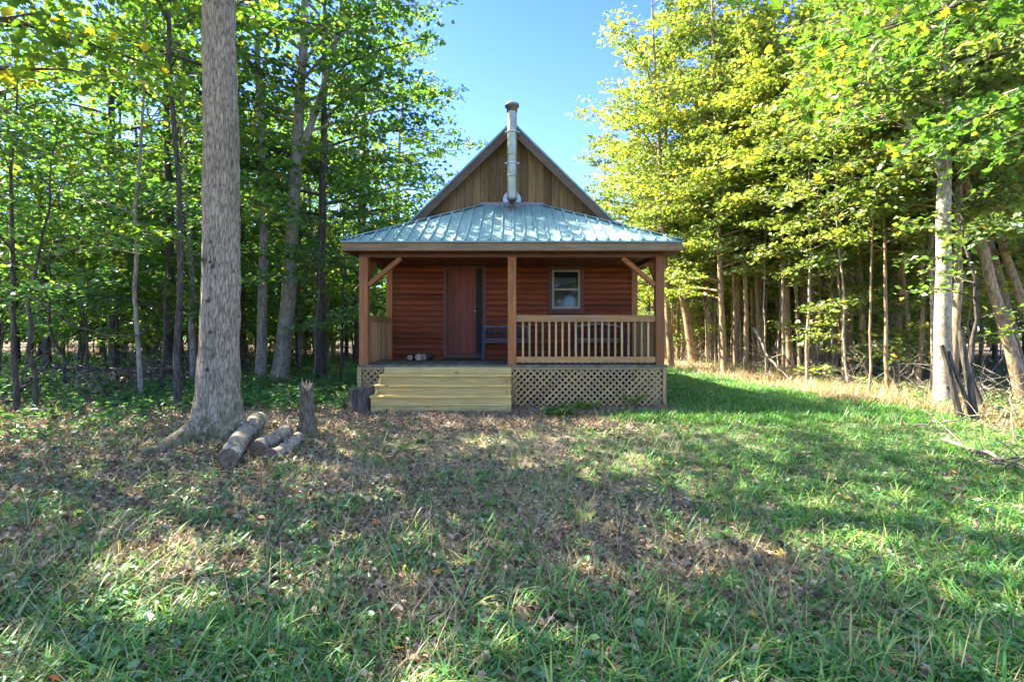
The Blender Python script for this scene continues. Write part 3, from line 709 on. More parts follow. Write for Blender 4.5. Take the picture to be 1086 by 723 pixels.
plant_tree('beech_tree', gx(768, 18.5), 18.5, 'bark_tan', 'leaf_r', 'leafy tree between the tan trunk leaning by the porch and the twin tan trunks', seed=91, H=15.5, r0=.11, lean=(-.4, .1), cb=.16, CR=3.2, nl=44, wig=.05, **RT)
# trees of the left wood just outside the frame; they throw the dappled shade
for k, (tx, ty, H_) in enumerate(((-7.0, 4.6, 13), (-9.6, 7.2, 14.5), (-6.4, 2.2, 12), (-10.0, 3.2, 15), (-12.6, 6.0, 14))):
    plant_tree('maple_tree', tx, ty, 'bark_dark', 'leaf_l', 'tall maple of the left wood standing beyond the left frame edge', group='trees beyond the left frame edge', seed=200 + k, H=H_, r0=.15, lean=(.2, .1), cb=.45, CR=3.1, nl=24, wig=.05, leaf=.17, dens=19)
# overhanging maple whose trunk stands outside the frame on the right
plant_tree('maple_tree', 7.6, 5.4, 'bark_dark', 'leaf_ov', 'maple reaching in over the upper right corner with large bright leaves', seed=63, H=9.5, r0=.14, cb=.42, CR=3.9, nl=24, leaf=.13, dens=30, azs=[PI, PI - .5, PI + .35, 2.2], shape='maple', droop=.35, el=(.0, .5), spr=(.13, .06))
plant_tree('maple_sapling', gx(1046, 9.3), 9.3, 'bark_dark', 'leaf_ov', 'long crooked sapling with leaves standing among the cut stems by the pale trunk', seed=64, H=4.6, r0=.045, lean=(-.5, .1), cb=.28, CR=1.3, nl=10, wig=.22, leaf=.11, dens=16)

# cut dark stems at the right edge
def stem_clump():
    bx, by = gx(1030, 8.8), 8.8; bz = gz1(bx, by)
    th = thing('stem_clump', (bx, by, bz), 'clump of cut dark stems sprouting in front of the stout pale trunk', 'stems')
    for (px0, py0, px1, py1, r) in ((1022, 448, 1003, 366, .042), (1032, 452, 1012, 372, .034), (1034, 450, 1025, 350, .05), (1026, 452, 1010, 410, .02)):
        m = MB(); a = np.array([gx(px0, by), by, bz - .08]); b = np.array([gx(px1, by), by + .1, gz(py1, by)])
        t = np.linspace(0, 1, 7)[:, None]; P = a + (b - a) * t; P[:, 0] += .02 * np.sin(t[:, 0] * 5 + px1); 
        m.tube(P, np.linspace(r * 1.25, r * .85, 7), 8, True, jitter=.15); part(m, 'stem', M['bark_dark'], th, smooth=False)
stem_clump()

# --- filler trees: variants copied along both woods
rs = random.Random(21)
far_group = {'L': 'trees deep in the left wood', 'R': 'trees deep in the right wood'}
POS = []
def ok_angle(x, y, rad):
    if x < 0: return (x + rad) / y < -.135
    return (x - rad) / y > .175
def ring(side, x0, x1, y0, y1, n, mind):
    out = []; tries = 0
    while len(out) < n and tries < 6000:
        tries += 1
        x = rs.uniform(x0, x1); y = rs.uniform(y0, y1)
        if abs(x) / y > 1.12: continue
        if not ok_angle(x, y, 2.4): continue
        if any((x - a) ** 2 + (y - b) ** 2 < mind ** 2 for a, b in POS): continue
        if abs(x) < 4.5 and y < 20: continue
        if side == 'L' and y < 16.2 and 250 < CX + F_PX * x / y < 362: continue
        POS.append((x, y)); out.append((x, y))
    return out
for t in TREES: POS.append((t.location.x, t.location.y))
canL = []; canR = []; sapL = []; sapR = []
spots = {'cl': ring('L', -17, -6.0, 14, 32, 34, 1.6), 'cl2': ring('L', -50, -4.5, 22, 54, 56, 2.2),
         'sl': ring('L', -30, -6.2, 12.5, 34, 56, 1.0),
         'cr': ring('R', 9.2, 32, 11, 34, 52, 1.2), 'cr2': ring('R', 7.5, 46, 30, 55, 36, 2.2),
         'sr': ring('R', 10.5, 28, 10.5, 34, 50, .9)}
def first_n(key, n): return spots[key][:n]
KIND = {}
def fill(key, variants, bark_n, lf, side, words, group, H, r0, kw, scl=(.85, 1.15)):
    protos = []
    for k, (x, y) in enumerate(spots[key]):
        if k < variants:
            o = plant_tree('sapling' if 'sapling' in words else 'woodland_tree', x, y, bark_n[k % len(bark_n)], lf, '-', 'tree', group, seed=100 + k + hash(key) % 1, H=H[k % len(H)], r0=r0[k % len(r0)], lean=(rs.uniform(-.5, .5), rs.uniform(-.5, .5)), **kw)
            protos.append(o)
        else:
            o = copy_tree(protos[k % variants], x, y, rs.uniform(0, 2 * PI), rs.uniform(*scl), '-', group)
        KIND[o.name] = (side, words)
fill('cl', 6, ['bark_dark', 'bark_grey'], 'leaf_l', 'left', 'tall dark-trunked tree', 'trees of the left wood', [12.5, 11, 13.5, 12], [.11, .08, .14, .1], dict(cb=.24, CR=3.0, nl=20, wig=.1, leaf=.17, dens=15))
fill('cl2', 5, ['bark_dark'], 'leaf_l', 'left', 'distant tree', 'distant trees of the left wood', [10.5, 8.5, 9.5], [.12, .1, .14], dict(cb=.07, CR=3.2, nl=26, wig=.1, leaf=.2, dens=11))
fill('sl', 5, ['bark_dark'], 'leaf_under', 'left', 'thin sapling', 'saplings of the left wood', [6, 5, 7.5, 4.5], [.035, .03, .05], dict(cb=.2, CR=1.9, nl=17, wig=.14, leaf=.14, dens=20))
fill('cr', 6, ['bark_tan', 'bark_dark', 'bark_tan'], 'leaf_r', 'right', 'slim tan-trunked tree', 'trees of the right wood', [13, 11.5, 14.5, 12.5], [.09, .065, .12, .075], dict(cb=.27, CR=2.8, nl=28, wig=.08, **RT))
fill('cr2', 5, ['bark_dark'], 'leaf_r', 'right', 'distant tree', 'distant trees of the right wood', [15, 13, 14], [.12, .1, .14], dict(cb=.06, CR=3.6, nl=34, wig=.1, leaf=.2, dens=24))
fill('sr', 5, ['bark_tan', 'bark_dark'], 'leaf_r', 'right', 'thin sapling', 'saplings of the right wood', [6, 5, 7.5, 4.5], [.03, .03, .045], dict(cb=.2, CR=1.7, nl=18, wig=.12, leaf=.12, dens=24))
spots['ur'] = ring('R', 9.3, 14, 11.5, 32, 15, .7); spots['pr'] = ring('R', 8.2, 10.8, 11, 31, 38, .5); spots['fr'] = ring('R', 8.3, 11.5, 12.5, 31, 22, .9); spots['ul'] = ring('L', -24, -7.5, 12.5, 32, 40, .9)
fill('ur', 5, ['bark_tan'], 'leaf_r', 'right', 'bushy sapling', 'bushy saplings of the right wood', [5.5, 4.2, 6.5, 3.4], [.03, .025, .04], dict(cb=.10, CR=1.7, nl=24, wig=.12, leaf=.13, dens=32))
fill('fr', 6, ['bark_tan'], 'leaf_r', 'right', 'leafy edge tree', 'leafy trees along the edge of the right wood', [13, 11, 15, 12], [.07, .055, .09], dict(cb=.29, CR=2.5, nl=34, wig=.08, leaf=.15, dens=38))
fill('pr', 6, ['bark_tan', 'bark_pale'], 'leaf_r', 'right', 'thin pole', 'thin poles of the right wood', [10, 8.5, 11.5, 9], [.04, .03, .05], dict(cb=.40, CR=1.8, nl=22, wig=.09, leaf=.14, dens=30))
fill('ul', 5, ['bark_dark'], 'leaf_l', 'left', 'bushy sapling', 'bushy saplings of the left wood', [6, 5, 7, 4.2], [.03, .025, .04], dict(cb=.14, CR=2.2, nl=24, wig=.12, leaf=.14, dens=26, droop=.6))
# trees behind the viewpoint: they close the clearing and show in the window panes
for k in range(18):
    bx_, by_ = rs.uniform(-24, 24), rs.uniform(-24, -9)
    if k < 7: bx_, by_ = ((3.4, -12), (1.6, -16), (5.2, -15), (3.6, -19), (6.6, -19), (1.5, -22), (4.8, -23))[k]
    src = [t for t in TREES if t.get('group') == 'leafy trees along the edge of the right wood'][k % 6]
    copy_tree(src, bx_, by_, rs.uniform(0, 6.28), rs.uniform(.9, 1.2), 'leafy tree closing the clearing opposite the cabin', 'trees opposite the cabin')
# labels that single out each filler tree: its row and place counted from a landmark
ORD = ['first', 'second', 'third', 'fourth', 'fifth', 'sixth', 'seventh', 'eighth', 'ninth', 'tenth', 'eleventh', 'twelfth', 'thirteenth', 'fourteenth', 'fifteenth', 'sixteenth', 'seventeenth', 'eighteenth', 'nineteenth', 'twentieth']
rows = {}
for t in TREES:
    if t.name in KIND:
        side, words = KIND[t.name]; d = t.location.y
        row = 'front' if d < 17 else 'second' if d < 23 else 'third' if d < 29 else 'fourth' if d < 37 else 'fifth' if d < 44 else 'farthest'
        rows.setdefault((side, words, row), []).append(t)
for (side, words, row), ts in rows.items():
    ts.sort(key=lambda t: -abs(t.location.x / t.location.y))
    for k, t in enumerate(ts):
        t['label'] = f'{words} in {row} row of {side} wood, {ORD[min(k, 19)]} from {side} edge'

# ---------------------------------------------------------------- far wood behind, so that the horizon closes
g = np.random.default_rng(77); mt, ml = MB(), MB()
for k in range(300):
    a = g.uniform(-1.1, 1.1)
    d = g.uniform(56, 95)
    x, y = d * math.tan(a) * .9, d
    H = g.uniform(10, 15); mt.tube([(x, y, -.3), (x + g.normal(0, .3), y, H * .5), (x, y, H)], [.16, .12, .03], 5, False)
    m = 380; pos = np.stack([x + g.normal(0, 1.9, m), y + g.normal(0, 1.9, m), H * (.0 + .97 * g.random(m))], -1)
    V, t, r = leaf_quads(g, pos, .5, .6, 'diamond'); ml.add(V, tris=t, rnd=r)
fw = bpy.data.objects.new('far_wood', None); COL.objects.link(fw); tag(fw, 'far wood closing the view behind both tree lines', 'wood', kind='stuff')
o1 = mt.build('trunks', M['bark_dark']); o1.parent = fw; o2 = ml.build('foliage', M['leaf_l']); o2.parent = fw
for o in (o1, o2): o['kind'] = 'stuff'

# ---------------------------------------------------------------- cabin
random.seed(3)
YF, YW, YB = 10.6, 12.7, 18.9     # porch front, front wall, back wall
HW = 2.9                          # half width of the house
DZ = .82                          # deck level
cabin = thing('cabin', (0, YW, 0), 'small red stained cabin with a roofed front porch and a steep gable', 'cabin')
CP = lambda m, n, mat, under=None, smooth=False: part(m, n, M[mat], cabin, under, smooth)

# front wall of lapped boards, with openings for door and window
DX0, DX1, DB, DT = gx(474.5, YW), gx(511.5, YW), .95, 2.98
WX0, WX1, WZ0, WZ1 = gx(585.5, YW), gx(615, YW), 2.035, 2.965
TRIMZ = 3.05
m = MB(); z = DZ - .02; lap = .132
while z < TRIMZ:
    z1 = min(z + lap, TRIMZ)
    cuts = [(-HW, HW)]
    def cut(iv, a, b): return [s for (p0, p1) in iv for s in ((p0, min(p1, a)), (max(p0, b), p1)) if s[1] - s[0] > .01]
    if z1 > DB - .10 and z < DT + .1: cuts = cut(cuts, DX0 - .1, DX1 + .1)
    if z1 > WZ0 - .13 and z < WZ1 + .1: cuts = cut(cuts, WX0 - .11, WX1 + .11)
    for a, b in cuts:
        zt_ = z1 - z
        m.prism([(YW - .024, z + .016), (YW - .020, z + zt_ * .74), (YW - .002, z + zt_ * .9), (YW + .002, z1 + .002), (YW + .03, z1 + .002), (YW + .03, z + .016)], 'x', a, b)
    z = z1
wall = CP(m, 'front_wall', 'siding')
m = MB(); m.box(-HW, HW, YW + .035, YW + .12, 0, TRIMZ - .005); 
backing = CP(m, 'wall_backing', 'hole', wall)  # near-black sheet paints the shadow line in the gap under each board
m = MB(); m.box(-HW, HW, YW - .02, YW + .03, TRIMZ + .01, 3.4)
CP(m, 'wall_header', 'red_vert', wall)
for sx in (-1, 1):
    m = MB(); z = .1
    while z < 3.35:
        m.prism([(sx * (HW + .030), z), (sx * (HW + .008), z + lap + .003), (sx * (HW - .06), z + lap + .003), (sx * (HW - .06), z)], 'y', YW + .125, YB); z += lap
    CP(m, 'side_wall', 'siding')
    m = MB(); m.box(sx * (HW + .04) - .07, sx * (HW + .04) + .07, YW - .05, YW + .12, .05, 3.38); CP(m, 'corner_board', 'post')
m = MB(); m.prism([(-HW, .1), (HW, .1), (HW, 3.4), (0, 6.1), (-HW, 3.4)], 'y', YB, YB + .1); CP(m, 'back_wall', 'siding')

# door, near-black sheet at its right standing in for the dark ajar gap, frame
m = MB()
m.box(DX0, gx(505, YW) - .002, YW - .012, YW + .03, DB + .01, DT)
door = CP(m, 'door', 'door')
m = MB(); kx = gx(505.8, YW) - .045; kz = gz(330, YW)
m.tube([(kx, YW - .012, kz), (kx, YW - .06, kz)], [.014, .012], 10); m.tube([(kx, YW - .06, kz), (kx, YW - .075, kz), (kx, YW - .1, kz), (kx, YW - .112, kz)], [.016, .032, .03, .012], 12)
CP(m, 'handle', 'brass', door, True)
m = MB(); m.box(gx(505, YW) + .002, DX1, YW + .0, YW + .03, DB + .01, DT); CP(m, 'dark_door_gap', 'hole', door)
m = MB()
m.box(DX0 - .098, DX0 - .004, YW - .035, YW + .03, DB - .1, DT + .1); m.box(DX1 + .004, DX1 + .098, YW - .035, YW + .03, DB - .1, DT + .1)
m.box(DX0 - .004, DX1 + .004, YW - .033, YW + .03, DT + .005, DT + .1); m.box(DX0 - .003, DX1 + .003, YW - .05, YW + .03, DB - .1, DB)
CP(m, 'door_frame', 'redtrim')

# window
m = MB(); e = .045
m.box(WX0, WX0 + e, YW - .03, YW + .03, WZ0, WZ1); m.box(WX1 - e, WX1, YW - .03, YW + .03, WZ0, WZ1)
m.box(WX0 + e, WX1 - e, YW - .029, YW + .03, WZ1 - e, WZ1); m.box(WX0 + e, WX1 - e, YW - .029, YW + .03, WZ0, WZ0 + e)
zm = (WZ0 + WZ1) / 2; m.box(WX0 + e, WX1 - e, YW - .027, YW + .02, zm - .022, zm + .022)
win = CP(m, 'window', 'cream')
m = MB(); m.box(WX0 + e + .002, WX1 - e - .002, YW - .006, YW + .004, zm + .024, WZ1 - e - .002); CP(m, 'pane', 'glass', win)
m = MB(); m.box(WX0 + e + .002, WX1 - e - .002, YW - .001, YW + .009, WZ0 + e + .002, zm - .024); CP(m, 'pane', 'glass', win)
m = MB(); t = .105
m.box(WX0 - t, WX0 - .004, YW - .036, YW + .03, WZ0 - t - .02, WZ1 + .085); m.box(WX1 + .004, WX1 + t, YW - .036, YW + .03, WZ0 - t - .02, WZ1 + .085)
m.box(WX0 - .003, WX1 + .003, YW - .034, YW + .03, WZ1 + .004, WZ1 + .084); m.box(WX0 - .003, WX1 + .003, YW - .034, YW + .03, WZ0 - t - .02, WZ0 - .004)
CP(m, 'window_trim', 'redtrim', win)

# steep main roof, gable, bargeboards
AP, SL = 6.42, .975               # apex height, slope
YR0 = 12.36
gt = .72
m = MB()
GB = gz(231, YW) - .35
m.prism([(-HW, 3.41), (HW, 3.41), (HW, AP - .16 - SL * HW), (0, AP - .16), (-HW, AP - .16 - SL * HW)], 'y', YW - .03, YW + .08)
gable = CP(m, 'gable_wall', 'gable')
XE = 3.15
for sx in (-1, 1):
    m = MB()
    top = lambda x: AP - SL * x
    m.prism([(0, top(0)), (sx * XE, top(XE)), (sx * XE, top(XE) - .05), (0, top(0) - .06)], 'y', YR0 - .02, YB + .4)
    x = .25
    while x < 1: x += 1
    for yk in np.arange(YR0 + .1, YB + .4, .23):
        m.beam((sx * .03, yk, top(.03) + .012), (sx * XE, yk, top(XE) + .012), .04, .024, up=(0, 0, 1))
    CP(m, 'main_roof', 'roof')
    m = MB()
    d = math.hypot(1, SL); 
    m.prism([(sx * .002, top(0) - .062), (sx * XE, top(XE) - .055), (sx * XE, top(XE) - .055 - .22), (sx * .002, top(0) - .062 - .24)], 'y', YR0, YR0 + .045)
    CP(m, 'bargeboard', 'barge')
    m = MB(); m.prism([(sx * .003, top(0) - .07), (sx * XE, top(XE) - .06), (sx * XE, top(XE) - .10), (sx * .003, top(0) - .11)], 'y', YR0 + .046, YW - .032); CP(m, 'rake_soffit', 'soffit')

# porch roof (three slopes)
EX, EY, EZ = 3.32, 10.2, 3.245
TX, TZ = .72, 4.51
YT = YW - .035
th_ = .03
def slope(poly, nv):
    m = MB(); p = np.array(poly, float); n = len(p); dn = np.array([0, 0, -th_])
    m.add(np.concatenate([p, p + dn]), [(i, (i + 1) % n, n + (i + 1) % n, n + i) for i in range(n)], poly=[list(range(n)), list(range(n, 2 * n))[::-1]])
    return m
m = slope([(-EX, EY, EZ), (EX, EY, EZ), (TX, YT, TZ), (-TX, YT, TZ)], 0)
sl = (TZ - EZ) / (YT - EY); run = EX - TX
for xk in np.arange(-14, 15) * .229 + .02:
    if abs(xk) > EX - .04: continue
    f = 1.0 if abs(xk) <= TX else (EX - abs(xk)) / run
    a = (xk, EY - .004, EZ + .010); b = (xk, EY + (YT - EY) * f, EZ + (TZ - EZ) * f + .010)
    if f > .04:
        m.beam(a, b, .028, .064); 
        m.beam((xk + .075, a[1], EZ + .003), (xk + .075, EY + (b[1] - EY) * .96, EZ + (b[2] - .01 - EZ) * .96 + .003), .016, .012)
pr = CP(m, 'porch_roof', 'roof')
for sx in (-1, 1):
    m = slope([(sx * EX, EY, EZ), (sx * EX, YT + .6, EZ), (sx * TX, YT, TZ)] if sx < 0 else [(sx * EX, YT + .6, EZ), (sx * EX, EY, EZ), (sx * TX, YT, TZ)], 0)
    for yk in np.arange(EY + .1, YT, .229):
        f = (yk - EY) / (YT - EY)
        m.beam((sx * EX, yk, EZ + .01), (sx * (EX - run * f), yk, EZ + (TZ - EZ) * f + .01), .03, .034)
    CP(m, 'porch_roof_side', 'roof')
    m = MB(); m.beam((sx * EX, EY, EZ + .025), (sx * TX, YT, TZ + .025), .13, .02); CP(m, 'hip_cap', 'roof', pr)
m = MB(); m.box(-TX - .05, TX + .05, YT - .03, YT - .004, TZ - .02, TZ + .07); CP(m, 'roof_flashing', 'flue_cap', pr)
# fascia, beam, ceiling
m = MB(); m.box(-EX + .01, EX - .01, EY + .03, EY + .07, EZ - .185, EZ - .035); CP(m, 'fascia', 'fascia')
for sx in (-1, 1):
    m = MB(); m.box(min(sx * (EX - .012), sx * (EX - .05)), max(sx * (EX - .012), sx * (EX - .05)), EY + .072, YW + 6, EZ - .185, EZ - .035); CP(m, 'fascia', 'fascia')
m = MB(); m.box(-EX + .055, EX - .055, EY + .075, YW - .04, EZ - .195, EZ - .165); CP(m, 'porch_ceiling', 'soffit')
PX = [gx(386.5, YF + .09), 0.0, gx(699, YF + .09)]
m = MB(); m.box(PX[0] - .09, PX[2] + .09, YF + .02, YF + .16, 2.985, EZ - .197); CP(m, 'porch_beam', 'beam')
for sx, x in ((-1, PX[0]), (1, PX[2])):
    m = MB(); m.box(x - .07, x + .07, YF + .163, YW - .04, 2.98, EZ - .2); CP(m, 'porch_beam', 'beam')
# deck
m = MB(); m.box(PX[0] - .12, PX[2] + .12, YF - .03, YW - .035, DZ - .04, DZ); CP(m, 'deck', 'deck')
m = MB(); m.box(PX[0] - .10, PX[2] + .10, YF - .001, YF + .035, DZ - .10, DZ - .042); CP(m, 'deck_rim', 'lattice')
# posts and braces
for k, x in enumerate(PX):
    m = MB(); w = .085; m.box(x - w, x + w, YF + .005, YF + .175, DZ + .001, 2.984); CP(m, 'post', 'post')
for sx, x in ((-1, PX[0]), (1, PX[2])):
    m = MB(); m.beam((x - sx * .085, YF + .09, gz(302, YF)), (x - sx * (.085 + .66), YF + .09, 2.975), .085, .115, up=(0, 1, 0)); CP(m, 'brace', 'brace')
    m = MB(); m.beam((x, YF + .18, gz(300, YF)), (x, YF + .78, 2.97), .08, .11, up=(1, 0, 0)); CP(m, 'brace', 'brace')
# front railing right bay
RT0, RB0 = gz(341, YF), DZ + .05
m = MB(); m.box(.088, PX[2] - .088, YF + .03, YF + .12, RT0, gz(334, YF)); rail = CP(m, 'front_railing', 'rail')
m = MB(); m.box(.088, PX[2] - .088, YF + .025, YF + .065, RB0, RB0 + .115); CP(m, 'bottom_rail', 'rail', rail)
nb = 20; step_ = (PX[2] - .176) / (nb + 1)
for k in range(nb):
    x = .088 + step_ * (k + 1); m = MB(); m.box(x - .019, x + .019, YF + .068, YF + .106, RB0 - .02, RT0 - .001); CP(m, 'baluster', 'balus', rail)
for sx, x in ((-1, PX[0]), (1, PX[2])):
    m = MB(); m.box(x - .05, x + .05, YF + .18, YW - .05, RT0, gz(334, YF)); sr = CP(m, 'side_railing', 'siderail')
    m = MB(); m.box(x - .02, x + .02, YF + .18, YW - .05, RB0, RB0 + .09); CP(m, 'bottom_rail', 'siderail', sr)
    for yk in np.arange(YF + .26, YW - .1, .125):
        m = MB(); m.box(x - sx * .04 - .019, x - sx * .04 + .019, yk - .035, yk + .035, RB0 - .02, RT0 - .001); CP(m, 'baluster', 'siderail', sr)
# steps: three treads plus the riser under the deck
SX0, SX1 = gx(408, YF), -.01
st_root = None
lev = [DZ - .042, .655, .482, .304]
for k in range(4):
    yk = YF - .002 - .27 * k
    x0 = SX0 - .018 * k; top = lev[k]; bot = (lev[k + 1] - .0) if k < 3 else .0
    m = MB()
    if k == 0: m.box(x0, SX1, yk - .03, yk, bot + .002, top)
    else: m.box(x0, SX1 - .002, yk - .03, yk, bot + .002, top - .042, rnd=.25 + .1 * k)  # darker riser tone stands in for the shade under the nosing
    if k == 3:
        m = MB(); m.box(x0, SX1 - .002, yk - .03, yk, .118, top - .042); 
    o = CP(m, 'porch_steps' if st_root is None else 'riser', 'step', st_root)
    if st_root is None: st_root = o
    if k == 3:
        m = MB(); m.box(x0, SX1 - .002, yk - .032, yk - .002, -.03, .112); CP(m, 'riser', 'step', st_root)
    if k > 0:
        m = MB(); m.prism([(yk - .068, top - .040), (yk - .076, top - .03), (yk - .074, top - .008), (yk - .064, top), (yk + .267, top), (yk + .267, top - .040)], 'x', x0 - .015, SX1, rnd=.95); CP(m, 'tread', 'step', st_root)  # pale tread tone puts the light on the step edges into the colour
for xx in (SX0 - .03, SX1 - .06):
    m = MB(); m.prism([(YF - .035, 0), (YF - .035, lev[0] - .12), (YF - .272, lev[1] - .05), (YF - .542, lev[2] - .05), (YF - .81, lev[3] - .05), (YF - .81, 0)], 'x', xx, xx + .04); CP(m, 'stringer', 'step', st_root)
# lattice skirts
def lattice(x0, x1, z0, z1, y, name='lattice'):
    m = MB(); sp = .128; w = .036
    for sgn, dy in ((1, 0), (-1, .009)):
        c = x0 - (z1 - z0) if sgn > 0 else x0
        while c < x1 + (z1 - z0):
            # line x = c + sgn*(z - z0)
            za, zb = z0, z1
            xa = c + sgn * (za - z0); xb = c + sgn * (zb - z0)
            lo, hi = (xa, xb) if xa < xb else (xb, xa)
            if hi > x0 and lo < x1:
                def clipx(x): return min(max(x, x0), x1)
                xa2 = clipx(xa); xb2 = clipx(xb)
                za2 = z0 + sgn * (xa2 - c); zb2 = z0 + sgn * (xb2 - c)
                if abs(xb2 - xa2) > .02: m.beam((xa2, y + dy, za2), (xb2, y + dy, zb2), .008, w, up=(0, 0, 1))
            c += sp
    return m
m = lattice(.0, PX[2] + .04, -.06, DZ - .102, YF + .01); CP(m, 'lattice', 'lattice')
m = lattice(PX[0] - .02, SX0 + .03, -.06, DZ - .102, YF + .01); CP(m, 'lattice', 'lattice')
m = MB(); m.box(PX[0] - .115, PX[0] - .03, YF - .02, YF + .07, -.1, DZ - .042); CP(m, 'corner_trim', 'step')
m = MB(); m.box(PX[2] + .05, PX[2] + .115, YF - .02, YF + .07, -.12, DZ - .042); CP(m, 'corner_trim', 'lattice')
m = MB(); m.box(PX[2] + .118, PX[2] + .14, YF - .025, YF + .3, DZ - .06, DZ - .01); CP(m, 'deck_rim', 'deck')
for sx, x in ((-1, PX[0] - .06), (1, PX[2] + .06)):
    # side lattice: same weave turned through 90 degrees
    m0 = lattice(0, YW - YF - .1, -.06, DZ - .05, 0); m = MB()
    for v, q_, r_ in zip(m0.v, m0.q, m0.r):
        m.v.append(np.stack([x + v[:, 1] * sx, YF + .08 + v[:, 0], v[:, 2]], -1)); m.q.append(q_); m.r.append(r_)
    m.n = m0.n; CP(m, 'lattice', 'lattice')
# joists and piers under the deck
m = MB()
for x in np.arange(PX[0] + .2, PX[2], .6): m.box(x - .02, x + .02, YF + .05, YW - .05, DZ - .2, DZ - .042)
CP(m, 'joists', 'lattice')
m = MB()
for x in (PX[0] + .05, 0.05, PX[2] - .08): m.box(x - .06, x + .06, YF + .06, YF + .18, -.1, DZ - .202)
CP(m, 'piers', 'lattice')

# flue pipe
FY, FX = 12.13, .0
fr = .112; z0, z1 = gz(211, FY), gz(110, FY)
m = MB(); P = [(FX, FY, z) for z in np.linspace(z0, z1 - .18, 5)]
zs = []; rsd = []
for k in range(4):
    a = z0 + (z1 - .18 - z0) * k / 4; b = z0 + (z1 - .18 - z0) * (k + 1) / 4
    zs += [a, a + .02, a + .03, b - .03, b - .02, b]; rsd += [fr + .002, fr + .002, fr, fr, fr + .002, fr + .002]
m.tube([(FX, FY, z) for z in zs], rsd, 28); flue = CP(m, 'flue_pipe', 'flue', None, True)
m = MB(); m.tube([(FX, FY, z1 - .2), (FX, FY, z1 - .09), (FX, FY, z1 - .085), (FX, FY, z1 - .03), (FX, FY, z1 - .025), (FX, FY, z1 + .02)], [fr + .012, fr + .012, fr + .05, fr + .055, fr + .03, fr - .02], 28); CP(m, 'flue_cap', 'flue_cap', flue, True)
m = MB(); m.tube([(FX, YW - .032, z0 + .11), (FX, YW - .055, z0 + .11)], .215, 32); CP(m, 'wall_plate', 'plate', flue)
m = MB(); m.tube([(FX, YW - .05, z0 + .12), (FX, FY, z0 + .12)], fr * .95, 20); CP(m, 'flue_elbow', 'flue', flue, True)
m = MB(); m.tube([(FX, FY, z0 - .03), (FX, FY, z0 + .002)], fr * .9, 24); CP(m, 'clean_out_cap', 'flue_cap', flue)
for zz in (gz(173, FY), gz(140, FY)):
    m = MB(); m.tube([(FX, FY, zz - .018), (FX, FY, zz + .018)], fr + .010, 28)
    for sx in (-1, 1): m.beam((sx * (fr + .03), FY, zz), (sx * (fr + .06), YW - .03, zz), .012, .03)
    for sx in (-1, 1): m.box(min(sx * (fr - .01), sx * (fr + .055)), max(sx * (fr - .01), sx * (fr + .055)), FY - .008, FY + .008, zz - .014, zz + .014)
    CP(m, 'bracket', 'plate', flue)

# ---------------------------------------------------------------- things on the porch
def bench(x0, x1, y, label, arch, slat):
    th = thing('porch_bench', ((x0 + x1) / 2, y, DZ), label, 'bench', 'benches on the porch')
    P = lambda m, n, mat, u=None: part(m, n, M[mat], th, u)
    for k in range(4):
        m = MB(); m.box(x0 + .04, x1 - .04, y - .40 + k * .1, y - .40 + k * .1 + .075, DZ + .42, DZ + .445); 
        o = P(m, 'seat_slat', slat)
    m = MB()
    zt, zb = DZ + .78, DZ + .50
    m.box(x0 + .03, x1 - .03, y + .02, y + .05, zb - .03, zb + .01); 
    n = 12
    xsn = np.linspace(x0 + .03, x1 - .03, n + 1); zc = zt + (.07 * np.sin(np.linspace(0, PI, n + 1)) if arch else 0) + 0 * xsn
    for k in range(n): m.beam((xsn[k], y + .06, zc[k]), (xsn[k + 1], y + .06, zc[k + 1]), .03, .045)
    m.box(x0 + .03, x0 + .06, y + .02, y + .055, zb, zt); m.box(x1 - .06, x1 - .03, y + .02, y + .055, zb, zt)
    bk = P(m, 'backrest', slat)
    m = MB()
    for k in range(9):
        cx = x0 + .12 + (x1 - x0 - .24) * k / 8; a = np.linspace(0, 2 * PI, 15); 
        m.tube(np.stack([cx + .05 * np.cos(a), 0 * a + y + .045, (zb + zt) / 2 + .10 * np.sin(a)], -1), .008, 5, False)
    m.box(x0 + .06, x1 - .06, y + .038, y + .05, (zb + zt) / 2 - .006, (zb + zt) / 2 + .006)
    P(m, 'scroll_work', 'dark_metal', bk)
    for xx in (x0, x1 - .035):
        m = MB(); m.box(xx, xx + .035, y - .42, y - .385, DZ, DZ + .62); P(m, 'leg', 'dark_metal')
        m = MB(); m.beam((xx + .0175, y + .10, DZ), (xx + .0175, y + .05, DZ + .78), .035, .04, up=(0, 1, 0)); P(m, 'leg', 'dark_metal')
        m = MB(); m.box(xx - .006, xx + .041, y - .43, y + .07, DZ + .621, DZ + .655); P(m, 'armrest', 'dark_metal')
bench(gx(512, 12.3), gx(562, 12.3), 12.42, 'dark bench with a straight bluish back against the wall just right of the door', False, 'blue_slat')
bench(gx(610, 12.3), gx(662, 12.3), 12.42, 'dark bench with an arched back and tan seat behind the porch railing', True, 'tan_slat')
def split_log(x, y, z, az, L, r, label, name='firewood', group='firewood on the porch', sec=5, barkm='bark_dark'):
    th = thing(name, (x, y, z), label, 'firewood', group)
    m = MB(); d = np.array([math.cos(az), math.sin(az), 0]); c = np.array([x, y, z + r * .8])
    P = np.array([c - d * L / 2, c - d * L * .15, c + d * L * .2, c + d * L / 2])
    m.tube(P, [r, r * 1.05, r * .97, r * .93], sec, True, jitter=.15)
    part(m, 'bark', M[barkm], th)
    for s_, e in ((-1, P[0]), (1, P[-1])):
        m = MB(); m.tube([e, e + d * s_ * .006], [r * .86, r * .8], sec, True); part(m, 'cut_end', M['end_pale'], th)
split_log(gx(436, 12.2), 12.35, DZ, R(82), .34, .085, 'short firewood piece at the left end of the little heap by the wall')
